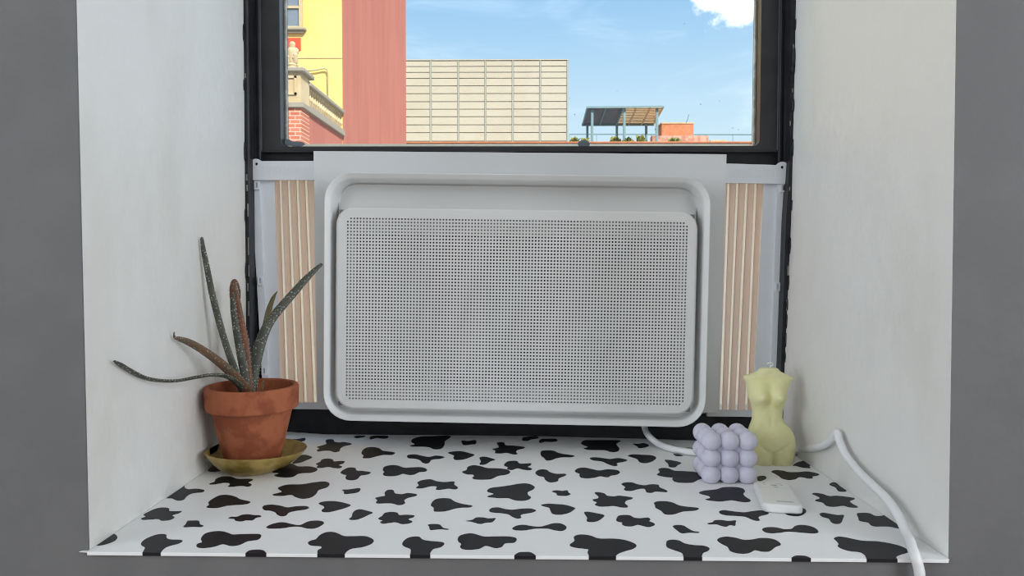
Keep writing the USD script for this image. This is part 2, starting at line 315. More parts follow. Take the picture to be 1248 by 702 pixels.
for (px, py, a_, b_) in [(700.5, 139.5, 1.2, 1.0), (694, 120, 1, .9), (854, 127, 1.5, 1.1), (877, 123, 1, .8), (893, 156, 1.2, 1), (900, 158, 1, .8), (834, 29, 1.4, .8), (729, 134, 1.0, 1.0), (797, 142.5, 1.0, .9), (752, 111, .8, .8), (410, 128, .8, .6)]:
    c = at(px, py, Y=yg); b = trimesh.creation.icosphere(1, 1); b.apply_scale([a_ / 1770, .0004, b_ / 1770]); b.apply_translation(c); sp_.append(b)
sp_.append(tube(spline([at(836, 150, Y=yg), at(838, 145.5, Y=yg), at(839.4, 139.5, Y=yg)], 10), .0003, 5))
obj('dirt_specks', cat(sp_), mat('window_dirt', (.10, .12, .17), .9, .1), w, smooth=True)
sm_ = []
for (px, py, a_, b_) in [(711.5, 175.5, 15, 10), (349, 173.5, 16, 8), (361, 175.5, 22, 7)]:
    c = at(px, py, Y=yg); b = trimesh.creation.icosphere(2, 1); b.apply_scale([a_ / 1770, .0007, b_ / 1770]); b.vertices += (meshkit.noise(b.vertices * 900, 2)[:, None] - .5) * .0008; b.apply_translation(c); sm_.append(b)
obj('smudges', cat(sm_), mat('window_smudge', (.20, .23, .27), .9, .1), w, smooth=True)
# black frame sill under the air conditioner; its face follows the paper's back edge
back = [(-.372, .4405), (at(349, 526, Z=0)[0], .4402), (at(400, 529.3, Z=0)[0], at(400, 529.3, Z=0)[1]), (at(640, 531, Z=0)[0], .4240), (at(800, 535, Z=0)[0], at(800, 535, Z=0)[1]), (at(855, 537, Z=0)[0], .4013), (.372, .3995)]
zf = at(640, 500, Y=.415)[2]
obj('frame_sill', extrude(Polygon(back + [(.41, .465), (-.41, .465)]), zf + .012, -.012), m_black, w)

# ------------------------------------------------------------------ contact paper with its printed patches
film_poly = Polygon([(-.3640, -.0030), (xl(0, 0, CR) - .0008, -.0030)] + [(xl(y, 0, CR) - .0006, y) for y in np.linspace(.004, .39, 8)] + [(x, y - .0008) for x, y in back[::-1] if abs(x) < .36]
                    + [(xl(y, 0, CL) + .0006, y) for y in np.linspace(.43, .004, 8)] + [(-.3700, -.0022)])
lip = cat(extrude(film_poly, .0006, -.0006), bx(-.3628, .3660, -.0032, -.0004, -.0030, -.0002, .0003))
paper = thing('contact_paper', 'white adhesive paper with black cow patches covering the window sill', 'contact paper')
obj('sheet', lip, m_film, paper)
TILES = {'T1': (100, 600), 'T2': (310, 600), 'T3': (520, 600), 'T4': (730, 600), 'T5': (940, 600), 'B1': (200, 525), 'B2': (380, 525), 'B3': (560, 525), 'B4': (730, 525), 'B5': (860, 540)}
SPOTS = '''
T1 58,372 100,340 160,300 215,264 217,290 240,305 256,325 240,350 190,372 130,386 80,384
T1 427,372 450,345 500,320 555,304 608,306 612,330 640,342 710,345 728,354 700,372 640,388 600,405 572,435 572,450 440,450 440,435 455,402 435,388
T1 428,190 460,176 446,162 480,142 530,120 585,110 630,117 632,135 680,138 722,137 700,153 655,167 670,182 640,200 580,207 552,195 500,197 445,200
T1 733,248 750,232 765,208 800,205 845,207 855,232 880,242 860,252 800,250 750,254
T1 828,390 838,372 868,362 862,335 890,300 950,284 1010,282 1060,295 1090,306 1150,304 1230,302 1290,305 1295,325 1270,345 1200,355 1140,382 1080,390 1040,380 1010,378 960,394 890,404 845,402
T1 900,108 920,90 915,72 950,45 1000,22 1060,20 1110,32 1150,52 1218,68 1195,85 1120,92 1050,98 990,112 930,114
T1 1058,188 1085,178 1120,178 1160,163 1210,161 1250,166 1290,168 1295,178 1260,186 1235,203 1190,203 1150,212 1110,205 1100,193
T1 588,42 650,2 700,-28 744,-53 742,-36 770,-22 824,-26 884,-16 870,0 800,8 760,28 735,55 690,60 650,45 610,44
T1 1185,460 1205,425 1250,417 1300,418 1325,430 1333,460
T2 88,250 130,230 200,217 260,228 310,238 340,235 390,212 450,205 495,212 502,228 470,250 430,263 380,262 330,250 270,250 210,260 130,263 95,260
T2 58,112 75,95 130,90 190,98 240,110 300,102 370,100 396,112 370,125 300,135 250,148 230,168 195,174 165,162 150,145 110,132 75,130
B1 785,462 830,450 852,440 825,420 840,405 900,390 1000,388 1080,375 1160,368 1198,382 1180,410 1120,430 1100,460 1060,485 1000,493 950,480 920,465 860,472 800,470
T2 465,82 500,68 560,64 620,70 680,85 698,95 670,110 610,128 540,144 495,142 488,128 505,115 500,100
T2 686,192 705,178 712,150 735,130 770,124 820,135 858,148 830,162 790,182 740,199 700,200
T2 876,42 912,32 945,26 944,2 965,-16 1005,-16 1020,8 1070,14 1110,6 1170,13 1172,26 1110,42 1085,60 1092,80 1050,94 1000,82 960,80 900,82 880,76 890,58
T2 898,188 925,172 945,150 990,143 1035,148 1050,165 1100,163 1158,168 1150,182 1115,195 1145,212 1120,226 1070,231 1025,218 980,222 930,228 910,215 930,205 905,198
T2 388,365 410,350 445,340 475,310 520,290 570,288 610,300 650,317 720,318 800,318 850,335 865,355 840,378 780,398 710,408 675,425 655,448 655,462 458,462 458,446 460,420 485,405 480,392 430,388 400,382
T2 1070,375 1090,345 1130,325 1190,322 1215,340 1248,350 1330,358 1363,362 1376,375 1350,398 1300,410 1280,430 1272,448 1272,462 1130,462 1130,448 1130,412 1090,395
T3 30,95 45,65 75,48 120,43 170,47 205,68 260,85 330,97 310,110 250,112 200,120 160,132 110,140 55,138 50,112
T3 10,235 50,230 95,235 120,258 158,266 150,272 100,268 60,272 25,272 18,250
T3 282,208 330,200 360,183 410,183 450,190 498,187 490,203 470,218 430,220 390,230 345,220 320,213
T3 225,338 240,315 290,300 340,300 390,315 430,322 500,320 580,320 640,328 652,346 630,366 570,370 545,395 500,405 450,392 420,390 380,410 310,417 260,412 242,395 250,375 230,358
T3 453,128 475,113 520,110 570,122 620,127 680,120 750,118 792,132 760,148 700,158 680,168 685,185 655,190 620,178 590,160 540,152 490,148 460,142
T3 828,92 870,84 940,86 1010,93 1070,112 1072,122 1040,145 1000,158 950,163 910,155 895,130 885,112 850,103
T3 620,262 650,243 700,236 760,245 820,250 870,238 920,225 970,226 1008,245 1010,265 980,280 930,276 880,264 820,262 770,266 700,277 640,274
T3 1037,378 1070,352 1065,325 1090,310 1130,306 1190,315 1248,335 1350,336 1430,345 1495,366 1520,388 1495,410 1440,426 1390,445 1370,463 1370,478 1175,478 1175,460 1165,435 1172,415 1130,408 1080,402 1045,392
T3 640,465 665,437 710,433 755,436 785,465
T3 1140,147 1170,142 1230,152 1285,165 1275,185 1240,208 1200,216 1160,210 1162,185
B3 200,435 225,415 300,405 370,395 440,383 500,384 543,405 535,425 495,445 500,468 517,480 507,496 462,508 402,504 350,488 280,488 200,478 240,462 245,455 210,445
B3 668,440 700,432 745,436 780,432 790,448 805,460 770,472 710,468 700,452
T4 -30,8 -22,0 20,3 45,12 60,25 110,30 150,25 240,38 235,50 200,60 188,80 210,100 200,111 160,110 110,100 60,102 10,104 -30,90 -15,75 -40,62 -44,52 -10,45 -5,30
T4 398,78 425,66 490,66 535,75 580,95 640,105 710,112 722,122 690,134 620,138 580,148 540,160 480,160 450,135 410,112 405,92
T4 125,200 140,172 180,165 225,168 255,184 300,188 355,184 372,198 365,210 400,225 400,240 360,252 320,245 280,236 240,247 190,245 165,230 170,220 135,212
T4 535,248 560,238 610,241 640,258 680,280 725,288 715,295 660,293 600,297 570,280
T4 487,372 495,352 530,344 580,350 620,370 680,382 760,388 800,405 790,425 755,440 745,468 745,484 612,484 612,468 600,440 560,425 505,405 488,390
T4 856,348 880,328 930,322 990,330 1050,345 1110,342 1170,332 1240,335 1288,350 1318,380 1278,397 1235,428 1180,430 1130,420 1100,435 1060,445 1000,442 950,425 930,395 890,375
T4 785,225 820,218 840,203 890,202 940,208 990,204 990,222 985,243 950,238 920,250 880,242 850,232 800,232
T4 870,140 900,130 950,135 1000,142 1060,145 1110,137 1180,132 1228,150 1215,162 1170,172 1155,185 1165,203 1140,207 1100,195 1060,178 1000,172 930,168 885,158
T4 725,2 760,-11 850,-21 900,-36 980,-38 1040,-28 1058,-6 1045,12 1065,35 1098,57 1085,70 1030,70 960,58 890,66 820,63 770,52 803,42 795,28 745,15
B4 163,388 185,376 240,375 280,388 330,395 380,388 430,392 440,410 490,432 490,445 440,442 410,440 380,450 345,445 330,422 290,422 240,435 200,435 180,425 190,408
T4 1182,272 1200,257 1250,252 1300,258 1345,268 1395,265 1420,245 1460,237 1520,243 1570,262 1590,288 1570,297 1520,297 1440,290 1370,285 1320,292 1260,297 1210,292
T5 295,12 320,5 370,12 420,28 470,25 540,32 600,42 600,52 570,65 590,85 628,105 610,112 560,108 520,98 450,106 400,98 370,75 325,65 320,55 350,45 335,30
T5 80,140 100,125 150,110 220,112 252,130 245,152 210,170 170,173 120,165
T5 350,158 375,148 430,157 480,165 525,165 520,190 505,222 470,230 435,218 415,192 370,178
T5 620,155 650,150 710,152 750,170 790,172 835,165 860,195 905,215 938,250 920,262 860,250 800,248 750,248 720,238 700,220 640,208 630,185
T5 453,335 480,322 530,325 600,340 670,352 760,355 860,370 950,395 995,425 980,440 930,455 905,470 900,500 690,500 690,484 675,455 640,435 560,425 500,405 480,388 488,375 470,352
T5 142,494 165,463 210,459 260,465 295,494
B1 330,382 365,370 375,350 420,332 480,332 530,348 590,348 640,350 635,362 610,375 635,390 610,405 560,400 500,405 462,405 475,392 470,380 430,378 370,388 335,390
B1 800,322 830,308 780,300 820,270 870,240 930,240 970,258 1050,258 1105,272 1105,290 1060,305 980,310 930,335 860,338 815,332
B1 930,232 960,205 990,178 1030,176 1072,192 1040,210 990,230 940,238
B1 312,284 318,200 350,215 400,240 440,275 410,290 360,297
B1 925,62 970,60 1020,52 1018,72 980,78 930,70
B2 38,118 70,108 105,95 100,72 120,62 155,64 165,80 200,85 230,82 285,92 280,102 235,112 208,128 200,148 165,155 130,145 90,145 45,150 38,140 55,130
B2 305,45 330,35 385,37 380,45 330,54
B2 418,55 430,40 480,35 550,38 550,52 520,58 470,52 430,62
B2 360,165 370,140 400,122 450,119 490,128 515,145 570,152 603,160 580,175 520,175 470,185 420,198 370,198 375,180
B2 30,240 60,225 75,208 115,202 150,208 160,222 200,220 238,222 225,238 195,248 220,260 200,272 160,270 120,262 80,268 35,268 45,252
B2 208,302 235,280 270,267 315,270 325,288 370,292 428,302 400,318 355,325 330,350 290,359 250,352 245,335 250,322 225,315
B2 690,188 700,175 750,172 800,182 850,190 900,180 960,190 930,203 870,210 850,232 825,238 800,230 780,212 740,202 705,200
B2 515,285 525,262 570,250 620,252 670,268 720,266 790,264 832,278 825,295 780,300 740,318 700,320 660,312 620,325 570,330 525,325 515,312 525,300
B2 985,160 1030,150 1090,150 1150,165 1178,175 1140,195 1090,210 1040,212 1025,195 1030,180
B2 708,108 745,98 720,80 735,58 790,42 850,40 1005,38 965,75 962,100 940,128 890,135 850,120 800,115 740,115
B2 1085,72 1130,74 1185,68 1188,95 1150,100 1100,104
B2 755,412 775,395 765,375 800,358 860,352 900,365 960,372 1030,368 1032,390 1058,410 1040,425 990,420 930,428 898,425 905,405 860,403 810,415 770,418
B2 220,428 270,425 345,416 348,435 320,450 240,458 232,440
B3 18,298 50,285 60,262 100,250 150,256 200,270 270,272 340,280 368,300 340,318 280,328 230,350 170,355 110,352 92,340 105,330 95,318 50,315
B3 145,240 155,222 145,195 180,188 225,198 258,210 225,222 190,243 155,247
B3 238,132 285,120 270,90 300,82 325,88 335,105 390,108 430,112 470,118 465,128 420,140 410,155 420,168 390,172 340,160 300,165 258,162 260,145
B3 322,250 345,225 385,218 420,222 435,238 480,238 518,236 515,250 495,262 525,275 510,286 460,282 420,272 380,285 345,278 350,265
B3 550,308 565,288 600,280 635,285 655,300 700,312 765,312 768,325 720,345 715,362 690,372 650,373 620,355 610,335 575,328
B3 590,150 620,143 680,145 715,160 760,170 830,180 810,192 750,192 700,200 670,212 630,215 610,195 590,178
B3 455,70 460,50 500,42 560,40 570,55 520,62 490,74
B3 575,80 590,62 640,58 700,60 708,75 670,82 620,80 590,88
B3 880,90 905,70 960,68 1160,70 1135,95 1158,130 1140,152 1090,153 1060,142 980,140 930,138 900,128 930,118 900,105
B3 943,200 975,192 1030,197 1090,205 1150,198 1215,212 1190,225 1140,235 1145,252 1115,255 1070,240 1030,222 970,215
B3 836,290 860,272 910,268 960,278 1010,288 1070,280 1140,285 1162,302 1140,318 1100,325 1070,338 1020,330 980,340 930,345 880,340 868,322 870,312 845,302
B4 245,95 280,95 330,90 362,108 330,122 290,125 275,112
B4 210,182 240,172 310,174 380,178 415,195 390,220 340,235 295,228 275,205 230,190
B4 475,212 530,215 595,232 570,250 550,265 510,262 500,240
B4 420,320 440,300 430,280 455,270 500,272 550,290 620,293 700,300 770,320 770,340 720,355 680,375 610,378 550,370 530,350 535,340 480,335
B4 690,265 700,245 760,240 800,245 800,300 740,290 700,280
B4 525,105 560,112 610,125 660,122 735,138 700,142 620,135 570,122
B4 540,168 580,172 610,182 560,184
B4 680,92 720,85 755,90 755,100 710,97
B4 1150,332 1200,328 1212,345 1180,362 1150,360
B5 475,208 500,197 560,200 600,210 680,210 740,206 815,222 815,235 775,242 775,255 740,257 710,250 675,248 650,262 600,268 555,258 530,240 500,222
B5 630,165 660,142 710,130 745,135 768,155 752,168 758,182 700,178 650,165
B5 897,297 920,285 950,290 970,310 1000,330 1020,350 965,350 940,322 905,308
'''
clip_zone = film_poly.buffer(-.0004)
for line in SPOTS.strip().splitlines():
    k, *ps = line.split(); ox, oy = TILES[k]; s = 210 / 1248
    pts = [at(ox + float(a) * s, oy + float(b) * s, Z=0)[:2] for a, b in (p.split(',') for p in ps)]
    g = Polygon(closed_spline(pts, 4)).buffer(0)
    g = g.intersection(clip_zone)
    g = max(getattr(g, 'geoms', [g]), key=lambda q: q.area)
    m = extrude(g, .0003, -.00015)
    x0, y0, x1, _ = g.bounds
    if y0 < -.002:                                   # runs over the front edge: the print folds down with the paper
        e = [x for x, y in g.exterior.coords if y < -.0020]
        if len(e) > 1: m = cat(m, bx(min(e), max(e), -.0034, -.0024, -.0029, .00012))
    obj('patch', m, m_spot, paper, smooth=False)

# ------------------------------------------------------------------ the air conditioner
ac = thing('air_conditioner', 'white window air conditioner with perforated front panel under the sash', 'air conditioner')
def roll(m, a=.0135, c=(0, .2)):                     # it sits a little lower on its right
    v = m.vertices.copy(); x, z = v[:, 0] - c[0], v[:, 2] - c[1]
    v[:, 0] = c[0] + x * math.cos(a) + z * math.sin(a); v[:, 2] = c[1] - x * math.sin(a) + z * math.cos(a)
    m.vertices = v; return m
ca, sa = math.cos(.0135), math.sin(.0135)
def unroll(p, c=(0, .2)):
    x, z = p[0] - c[0], p[2] - c[1]
    return np.array([c[0] + x * ca - z * sa, p[1], c[1] + x * sa + z * ca])
YP = .388
pl = [at(382, 184, Y=YP), at(885.5, 188, Y=YP), at(876.5, 503, Y=YP), at(386.5, 498, Y=YP)]
obj('mounting_plate', slab(pl, .012), m_plate, ac)
e = at(631.5, 197.5, Y=YP)
ring_ = trimesh.creation.annulus(.0034, .0043, .0006); ring_.apply_transform(trimesh.transformations.rotation_matrix(math.pi / 2, [1, 0, 0])); ring_.apply_translation([e[0], YP - .0002, e[2]])
obj('moulded_mark', ring_, m_plate, ac)
YF = .336
tl, tr, bt, tp = unroll(at(394.4, 300, Y=YF)), unroll(at(865.5, 300, Y=YF)), unroll(at(640, 517.3, Y=YF)), unroll(at(640, 212.3, Y=YF))
X0, X1, Z0, Z1 = tl[0], tr[0], bt[2], tp[2]
pa, pb, pc, pd = unroll(at(408.8, 300, Y=.334)), unroll(at(850.5, 300, Y=.334)), unroll(at(640, 502.6, Y=.334)), unroll(at(640, 254.5, Y=.334))
PX0, PX1, PZ0, PZ1 = pa[0], pb[0], pc[2], pd[2]
def rr(i, y, r=.036): return ring(X0 + i, X1 - i, Z0 + i, Z1 - i, max(r - i, .004), y)
lipw = .0078
rings = [rr(.004, YP), rr(.0022, .372), rr(.0006, .350), rr(0, .3395), rr(.0001, .3372), rr(.0005, .3363), rr(.0012, .3360), rr(.0020, .3364), rr(lipw - .0012, .3402), rr(lipw - .0002, .3415), rr(lipw + .0006, .3440),
         rr(lipw + .0012, .3490)]
pr = lambda i, y, r=.0235: ring(PX0 + i, PX1 - i, PZ0 + i, PZ1 - i, r - i, y)
floor0 = rr(lipw + .0026, .3540, .034); base = pr(-.0004, .3520)
mids = []
for t in (0, .12, .3, .5, .7, .85, 1.0):              # scoop: dives behind the lip and comes forward to the panel's top
    q = floor0 * (1 - t) + base * t
    long = np.clip((q[:, 2] - PZ1 + .004) / .03, 0, 1) if t < 1 else 0
    wt = np.clip((floor0[:, 2] - PZ1 + .012) / .034, 0, 1); wt = wt * wt * (3 - 2 * wt)
    q[:, 1] = .3540 - .002 * t + wt * (.0225 * (1 - t ** 1.8) - .0085 * t)
    mids.append(q)
obj('housing', roll(skin(rings + mids, cap0=False, cap1=False)), m_plastic, ac, smooth=50)
# perforated panel
NC, NR = 107, 56
h0, h1, h2, h3 = unroll(at(421.8, 267.1, Y=.334)), unroll(at(837, 270.9, Y=.334)), unroll(at(424.5, 485.8, Y=.334)), unroll(at(832.5, 492.6, Y=.334))
gx_0, gx_1 = (h0[0] + h2[0]) / 2, (h1[0] + h3[0]) / 2; gz_1, gz_0 = (h0[2] + h1[2]) / 2, (h2[2] + h3[2]) / 2
dx, dz = (gx_1 - gx_0) / (NC - 1), (gz_1 - gz_0) / (NR - 1)
YG = .3340
edge = skin([pr(-.0004, .354), pr(-.0001, .343), pr(0, .3385), pr(.0005, .3360), pr(.0016, .3346), pr(.0032, YG)], False, False)
rim_poly = Polygon([(p[0], p[2]) for p in pr(.0032, YG)])
grid = sbox(gx_0 - dx / 2, gz_0 - dz / 2, gx_1 + dx / 2, gz_1 + dz / 2)
corners = [sbox(x - dx / 2, z - dz / 2, x + dx / 2, z + dz / 2) for x in (gx_0, gx_1) for z in (gz_0, gz_1)]
face_poly = rim_poly.difference(grid).union(unary_union([c.buffer(1e-7) for c in corners]))
fv, ff = trimesh.creation.triangulate_polygon(face_poly, engine='earcut')
face = trimesh.Trimesh(np.stack([fv[:, 0], np.full(len(fv), YG), fv[:, 1]], 1), ff, process=False)
if face.face_normals[:, 1].mean() > 0: face.invert()
hr = .00122                                            # hole radius
a8 = np.arange(8) * math.pi / 4 + math.pi / 8
sq = np.array([(dx / 2, dz / 2 * math.tan(math.pi / 8) * 2.41 * .414), (dx / 2 * .414, dz / 2), (-dx / 2 * .414, dz / 2), (-dx / 2, dz / 2 * .414), (-dx / 2, -dz / 2 * .414), (-dx / 2 * .414, -dz / 2), (dx / 2 * .414, -dz / 2), (dx / 2, -dz / 2 * .414)])
sq[0] = (dx / 2, dz / 2 * .414)
cs = np.array([(dx / 2, dz / 2), (-dx / 2, dz / 2), (-dx / 2, -dz / 2), (dx / 2, -dz / 2)])
cell_v = np.vstack([np.c_[sq[:, 0], np.full(8, YG), sq[:, 1]], np.c_[hr * np.cos(a8), np.full(8, YG), hr * np.sin(a8)], np.c_[hr * np.cos(a8), np.full(8, YG + .0013), hr * np.sin(a8)], np.c_[cs[:, 0], np.full(4, YG), cs[:, 1]]])
cf = []
for i in range(8):
    j = (i + 1) % 8
    cf += [(i, 8 + j, 8 + i), (i, j, 8 + j), (8 + i, 16 + j, 16 + i), (8 + i, 8 + j, 16 + j)]
for c, (i, j) in enumerate(((0, 1), (2, 3), (4, 5), (6, 7))): cf.append((24 + c, j, i))
cf = np.array(cf)
t_ = trimesh.Trimesh(cell_v, cf[:2], process=False)
if t_.face_normals[0][1] > 0: cf = cf[:, ::-1]
if trimesh.Trimesh(cell_v, cf[-4:], process=False).face_normals[:, 1].mean() > 0: cf[-4:] = cf[-4:, ::-1]
V_, F_ = [], []
for r_ in range(NR):
    for c_ in range(NC):
        if r_ in (0, NR - 1) and c_ in (0, NC - 1): continue
        V_.append(cell_v + [gx_0 + c_ * dx, 0, gz_0 + r_ * dz]); F_.append(cf + 28 * len(F_))
cells = trimesh.Trimesh(np.vstack(V_), np.vstack(F_), process=False)
fp = obj('front_panel', roll(cat(edge, face)), m_plastic, ac, smooth=40)
obj('perforated_grille', roll(cells), m_plastic, fp, smooth=False)
hole_in = sbox(gx_0 + 2.5 * dx, gz_0 + 4.5 * dz, gx_1 - 2.5 * dx, gz_1 - 4.5 * dz)
obj('filter_frame', roll(xz_extrude(sbox(PX0 + .004, PZ0 + .004, PX1 - .004, PZ1 - .004).difference(hole_in), .3380, .3420)), m_inner, ac, smooth=False)
obj('filter', roll(cat(bx(PX0 + .006, PX1 - .006, .3500, .3530, PZ0 + .006, PZ1 - .006), *[bx(PX0 + .02, PX1 - .02, .3478, .3502, z, z + .0016) for z in np.arange(PZ0 + .03, PZ1 - .03, .0128)])), m_filter, ac, smooth=False)
# cabinet behind, standing out of the window
obj('cabinet', bx(X0 + .03, X1 - .03, .400, .72, .055, .36, .006), m_plastic, ac)

# accordion side panels
def panel(left):
    YT = .3955
    P = (lambda t, b, f: at(t + (b - t) * f, 0 + (222 + (492 - 222) * f), Y=YT + .004 * f))
    def col(t0, t1, b0, b1, y0, y1, dy, th):          # strip between pixel columns given at y=222 and y=492
        def q(t, b, py):
            f = (py - 222) / 270; return at(t + (b - t) * f, py, Y=YT + dy)
        return slab([q(t0, b0, y0), q(t1, b1, y0), q(t1, b1, y1), q(t0, b0, y1)], th)
    s = 0 if left else 9
    if left: body = cat(col(306.2, 316, 321, 329, 215, 499, -.004, .007), col(306.2, 334.5, 321, 342, 215, 499, 0, .003))
    else: body = cat(col(947.5, 959.8, 938, 948, 219, 507, -.004, .007), col(931.5, 959.8, 918.5, 948, 219, 507, 0, .003))
    pn = obj('side_panel', body, m_panelp, ac)
    tag(pn, 'left accordion side panel' if left else 'right accordion side panel')
    # top bar with its screw ear
    if left: a, b, c, d = at(304.9, 196.3, Y=.3865), at(382.6, 196.0, Y=.3865), at(382.8, 219.3, Y=.3865), at(306.3, 219.3, Y=.3865); e0, e1 = at(312, 200.8, Y=.3865), at(312.3, 199.8, Y=.3865)
    else: a, b, c, d = at(885.2, 199.2, Y=.3865), at(960.8, 201.5, Y=.3865), at(959.5, 224.0, Y=.3865), at(884.6, 223.0, Y=.3865); e0, e1 = at(953.5, 204.5, Y=.3865), at(953.6, 203.8, Y=.3865)
    poly = Polygon([(p[0], p[2]) for p in (a, b, c, d)]).buffer(0).union(Point(e0[0], e0[2]).buffer(.0082)).buffer(-.001).buffer(.001)
    poly = poly.difference(Point(e1[0], e1[2]).buffer(.0020))
    obj('top_bar', xz_extrude(poly, .3865, .3915), m_panelp, pn)
    ticks = []
    for i in range(36):
        px = (322 + i * 1.68) if left else (890 + i * 1.62); hh = 12 if i % 5 == 0 else 8
        p = at(px, 208 + (3.0 if not left else 0), Y=.3863); ticks.append(bx(p[0] - .00022, p[0] + .00022, .38615, .3868, p[2] - hh / 1800, p[2] + hh / 1800))
    obj('ruler_ticks', cat(ticks), m_plate, pn, smooth=False)
    # pleats
    if left: cs = [(334.5, 340.6, 341.5, 349.6), (343.0, 350.8, 352.3, 361.0), (353.4, 361.4, 363.6, 371.4), (363.9, 371.8, 374.2, 382.8), (374.4, 383.5, 386.0, 395)]
    else: cs = [(879.5, 886.6, 868, 877.0), (889.3, 897.4, 880.0, 886.2), (900.0, 908.8, 888.8, 896.0), (911.5, 919.6, 899.0, 908.0), (922.3, 929.4, 911.0, 917.0)]
    for t0, t1, b0, b1 in cs:
        def q(t, b, py, dy): f = (py - 222) / 270; return at(t + (b - t) * f, py, Y=YT + dy)
        ya, yb = 218 + s * .5, 491 + s
        prof = [(0, .0035), (.12, .0012), (.5, .0004), (.88, .0012), (1, .0035)]
        rg = []
        for py in (ya, yb):
            rg.append([q(t0 + (t1 - t0) * u, b0 + (b1 - b0) * u, py, dy) for u, dy in prof] + [q(t0 + (t1 - t0) * u, b0 + (b1 - b0) * u, py, dy + .0005) for u, dy in prof[::-1]])
        obj('pleat', skin(rg), m_pleat, pn, smooth=60)
    for (a0, a1, a2, a3), (c0, c1, c2, c3) in zip(cs, cs[1:]):
        obj('fold', slab([at(q0 + (q1 - q0) * ((py - 222) / 270), py, Y=YT + .0036) for q0, q1, py in ((a1 - .3, a3 - .3, 219 + s * .5), (c0 + .3, c2 + .3, 219 + s * .5), (c0 + .3, c2 + .3, 491 + s), (a1 - .3, a3 - .3, 491 + s))], .0006), m_fold, pn)
    if not left:
        obj('fold', col(929.1, 931.8, 916.7, 918.8, 223, 500, .0036, .0006), m_fold, pn)
    # bottom bar and the small lugs
    if left: quad = [at(329, 490.0, Y=.3950), at(402, 491.0, Y=.3950), at(402, 499.2, Y=.3950), at(329, 498.0, Y=.3950)]
    else: quad = [at(862, 499.2, Y=.3950), at(948, 501, Y=.3950), at(948, 508.5, Y=.3950), at(862, 507.5, Y=.3950)]
    obj('bottom_bar', slab(quad, .012), m_panelp, pn)
    for (px, py) in ([(313.0, 226), (317.3, 342.5), (322, 452)] if left else [(954.5, 229), (948.0, 349.5), (942, 458)]):
        c = at(px, py, Y=.3895); fr = sbox(c[0] - .0034, c[2] - .0058, c[0] + .0034, c[2] + .0058).difference(sbox(c[0] - .0014, c[2] - .0034, c[0] + .0014, c[2] + .0040))
        lug = obj('lug', xz_extrude(fr, .3885, .3935), m_panelp, pn)
        obj('slot', bx(c[0] - .0015, c[0] + .0015, .3917, .3928, c[2] - .0035, c[2] + .0041), m_filter, lug)
    h = trimesh.creation.cylinder(.0021, .002, sections=16); h.apply_transform(trimesh.transformations.rotation_matrix(math.pi / 2, [1, 0, 0])); h.apply_translation([e1[0], .3900, e1[2]])
    obj('screw_hole', h, m_filter, pn)
panel(True); panel(False)

# ------------------------------------------------------------------ power cord
CRD = .0043
path = [at(784, 512, Y=.402), at(786.5, 524, Y=.396), at(791.5, 532, Z=.0125), at(802, 540.5, Z=.0058), at(817, 546.5, Z=.0049), at(838, 550.5, Z=.0047), at(870, 552.5, Z=.0047), at(915, 554, Z=.0047), at(955, 552.5, Z=.0055), at(975, 549, Z=.0075), at(998, 544.5, X=.3540), at(1012, 536.5, X=.3545),
        at(1019.5, 527.5, X=.3545), at(1023, 537, X=.3535), at(1030, 553, X=.353), at(1044, 572, X=.3525), at(1061, 589, X=.352), at(1080, 607, X=.3515), at(1094, 627, X=.350), at(1106, 652, X=.3475), at(1112, 669, Z=.0066), at(1116.0, 679.5, Y=-.0072), at(1119.3, 691, Y=-.0090), at(1121, 704, Y=-.0095), at(1121, 740, Y=-.0095), at(1120, 850, Y=-.0095), at(1118, 1050, Y=-.0095)]
cord = obj('power_cord', tube(spline(path, 220), CRD, 14, hint=(0, 0, 1)), m_cord, smooth=True)
tag(cord, 'thick white power cord running behind the candles and over the sill edge', 'cord')

# ------------------------------------------------------------------ potted aloe on its dish
PC = np.array([-.3125, .2455, 0.0])
dish = thing('saucer', 'shallow brass coloured dish under the terracotta pot', 'saucer', PC)
prof = [(0, .0002), (.024, .0002), (.030, .0012), (.042, .0085), (.052, .0185), (.0575, .0258), (.0585, .0261), (.0580, .0248), (.0525, .0172), (.042, .0075), (.030, .0032), (0, .0030)]
dm = lathe(prof, 64); v = dm.vertices.copy(); rad = np.hypot(v[:, 0], v[:, 1]); k = np.clip((rad - .03) / .03, 0, 1)
v[:, 2] += k * (-v[:, 0] * .03 - v[:, 1] * .03); v[:, 0] += k * .004; v[:, 0] = np.maximum(v[:, 0], -.0470); dm.vertices = v
obj('bowl', dm, m_brass, dish, smooth=40)
pot = thing('potted_aloe', 'terracotta pot with a wilting aloe of long speckled leaves', 'potted plant', PC + [0, 0, .0034])
R1, HT = .0535, .0985
obj('pot', lathe([(0, 0), (.0285, 0), (.0300, .0015), (.0458, .0695), (.0460, .0705), (R1 - .0020, .0712), (R1 - .0008, .0730), (R1, HT - .003), (R1 - .0012, HT - .0006), (R1 - .0035, HT), (R1 - .0062, HT - .0006), (R1 - .0075, HT - .003), (.0436, .070), (.0400, .050), (0, .050)], 72), m_terra, pot, smooth=40)
sm = trimesh.creation.cylinder(.0436, .004, sections=40).subdivide().subdivide(); v = sm.vertices.copy(); v[:, 2] += .0725 + (meshkit.fbm(v * 120, 3, 4) - .5) * .006; sm.vertices = v
obj('soil', sm, m_soil, pot, smooth=60)
o = PC + [0, 0, .0034]
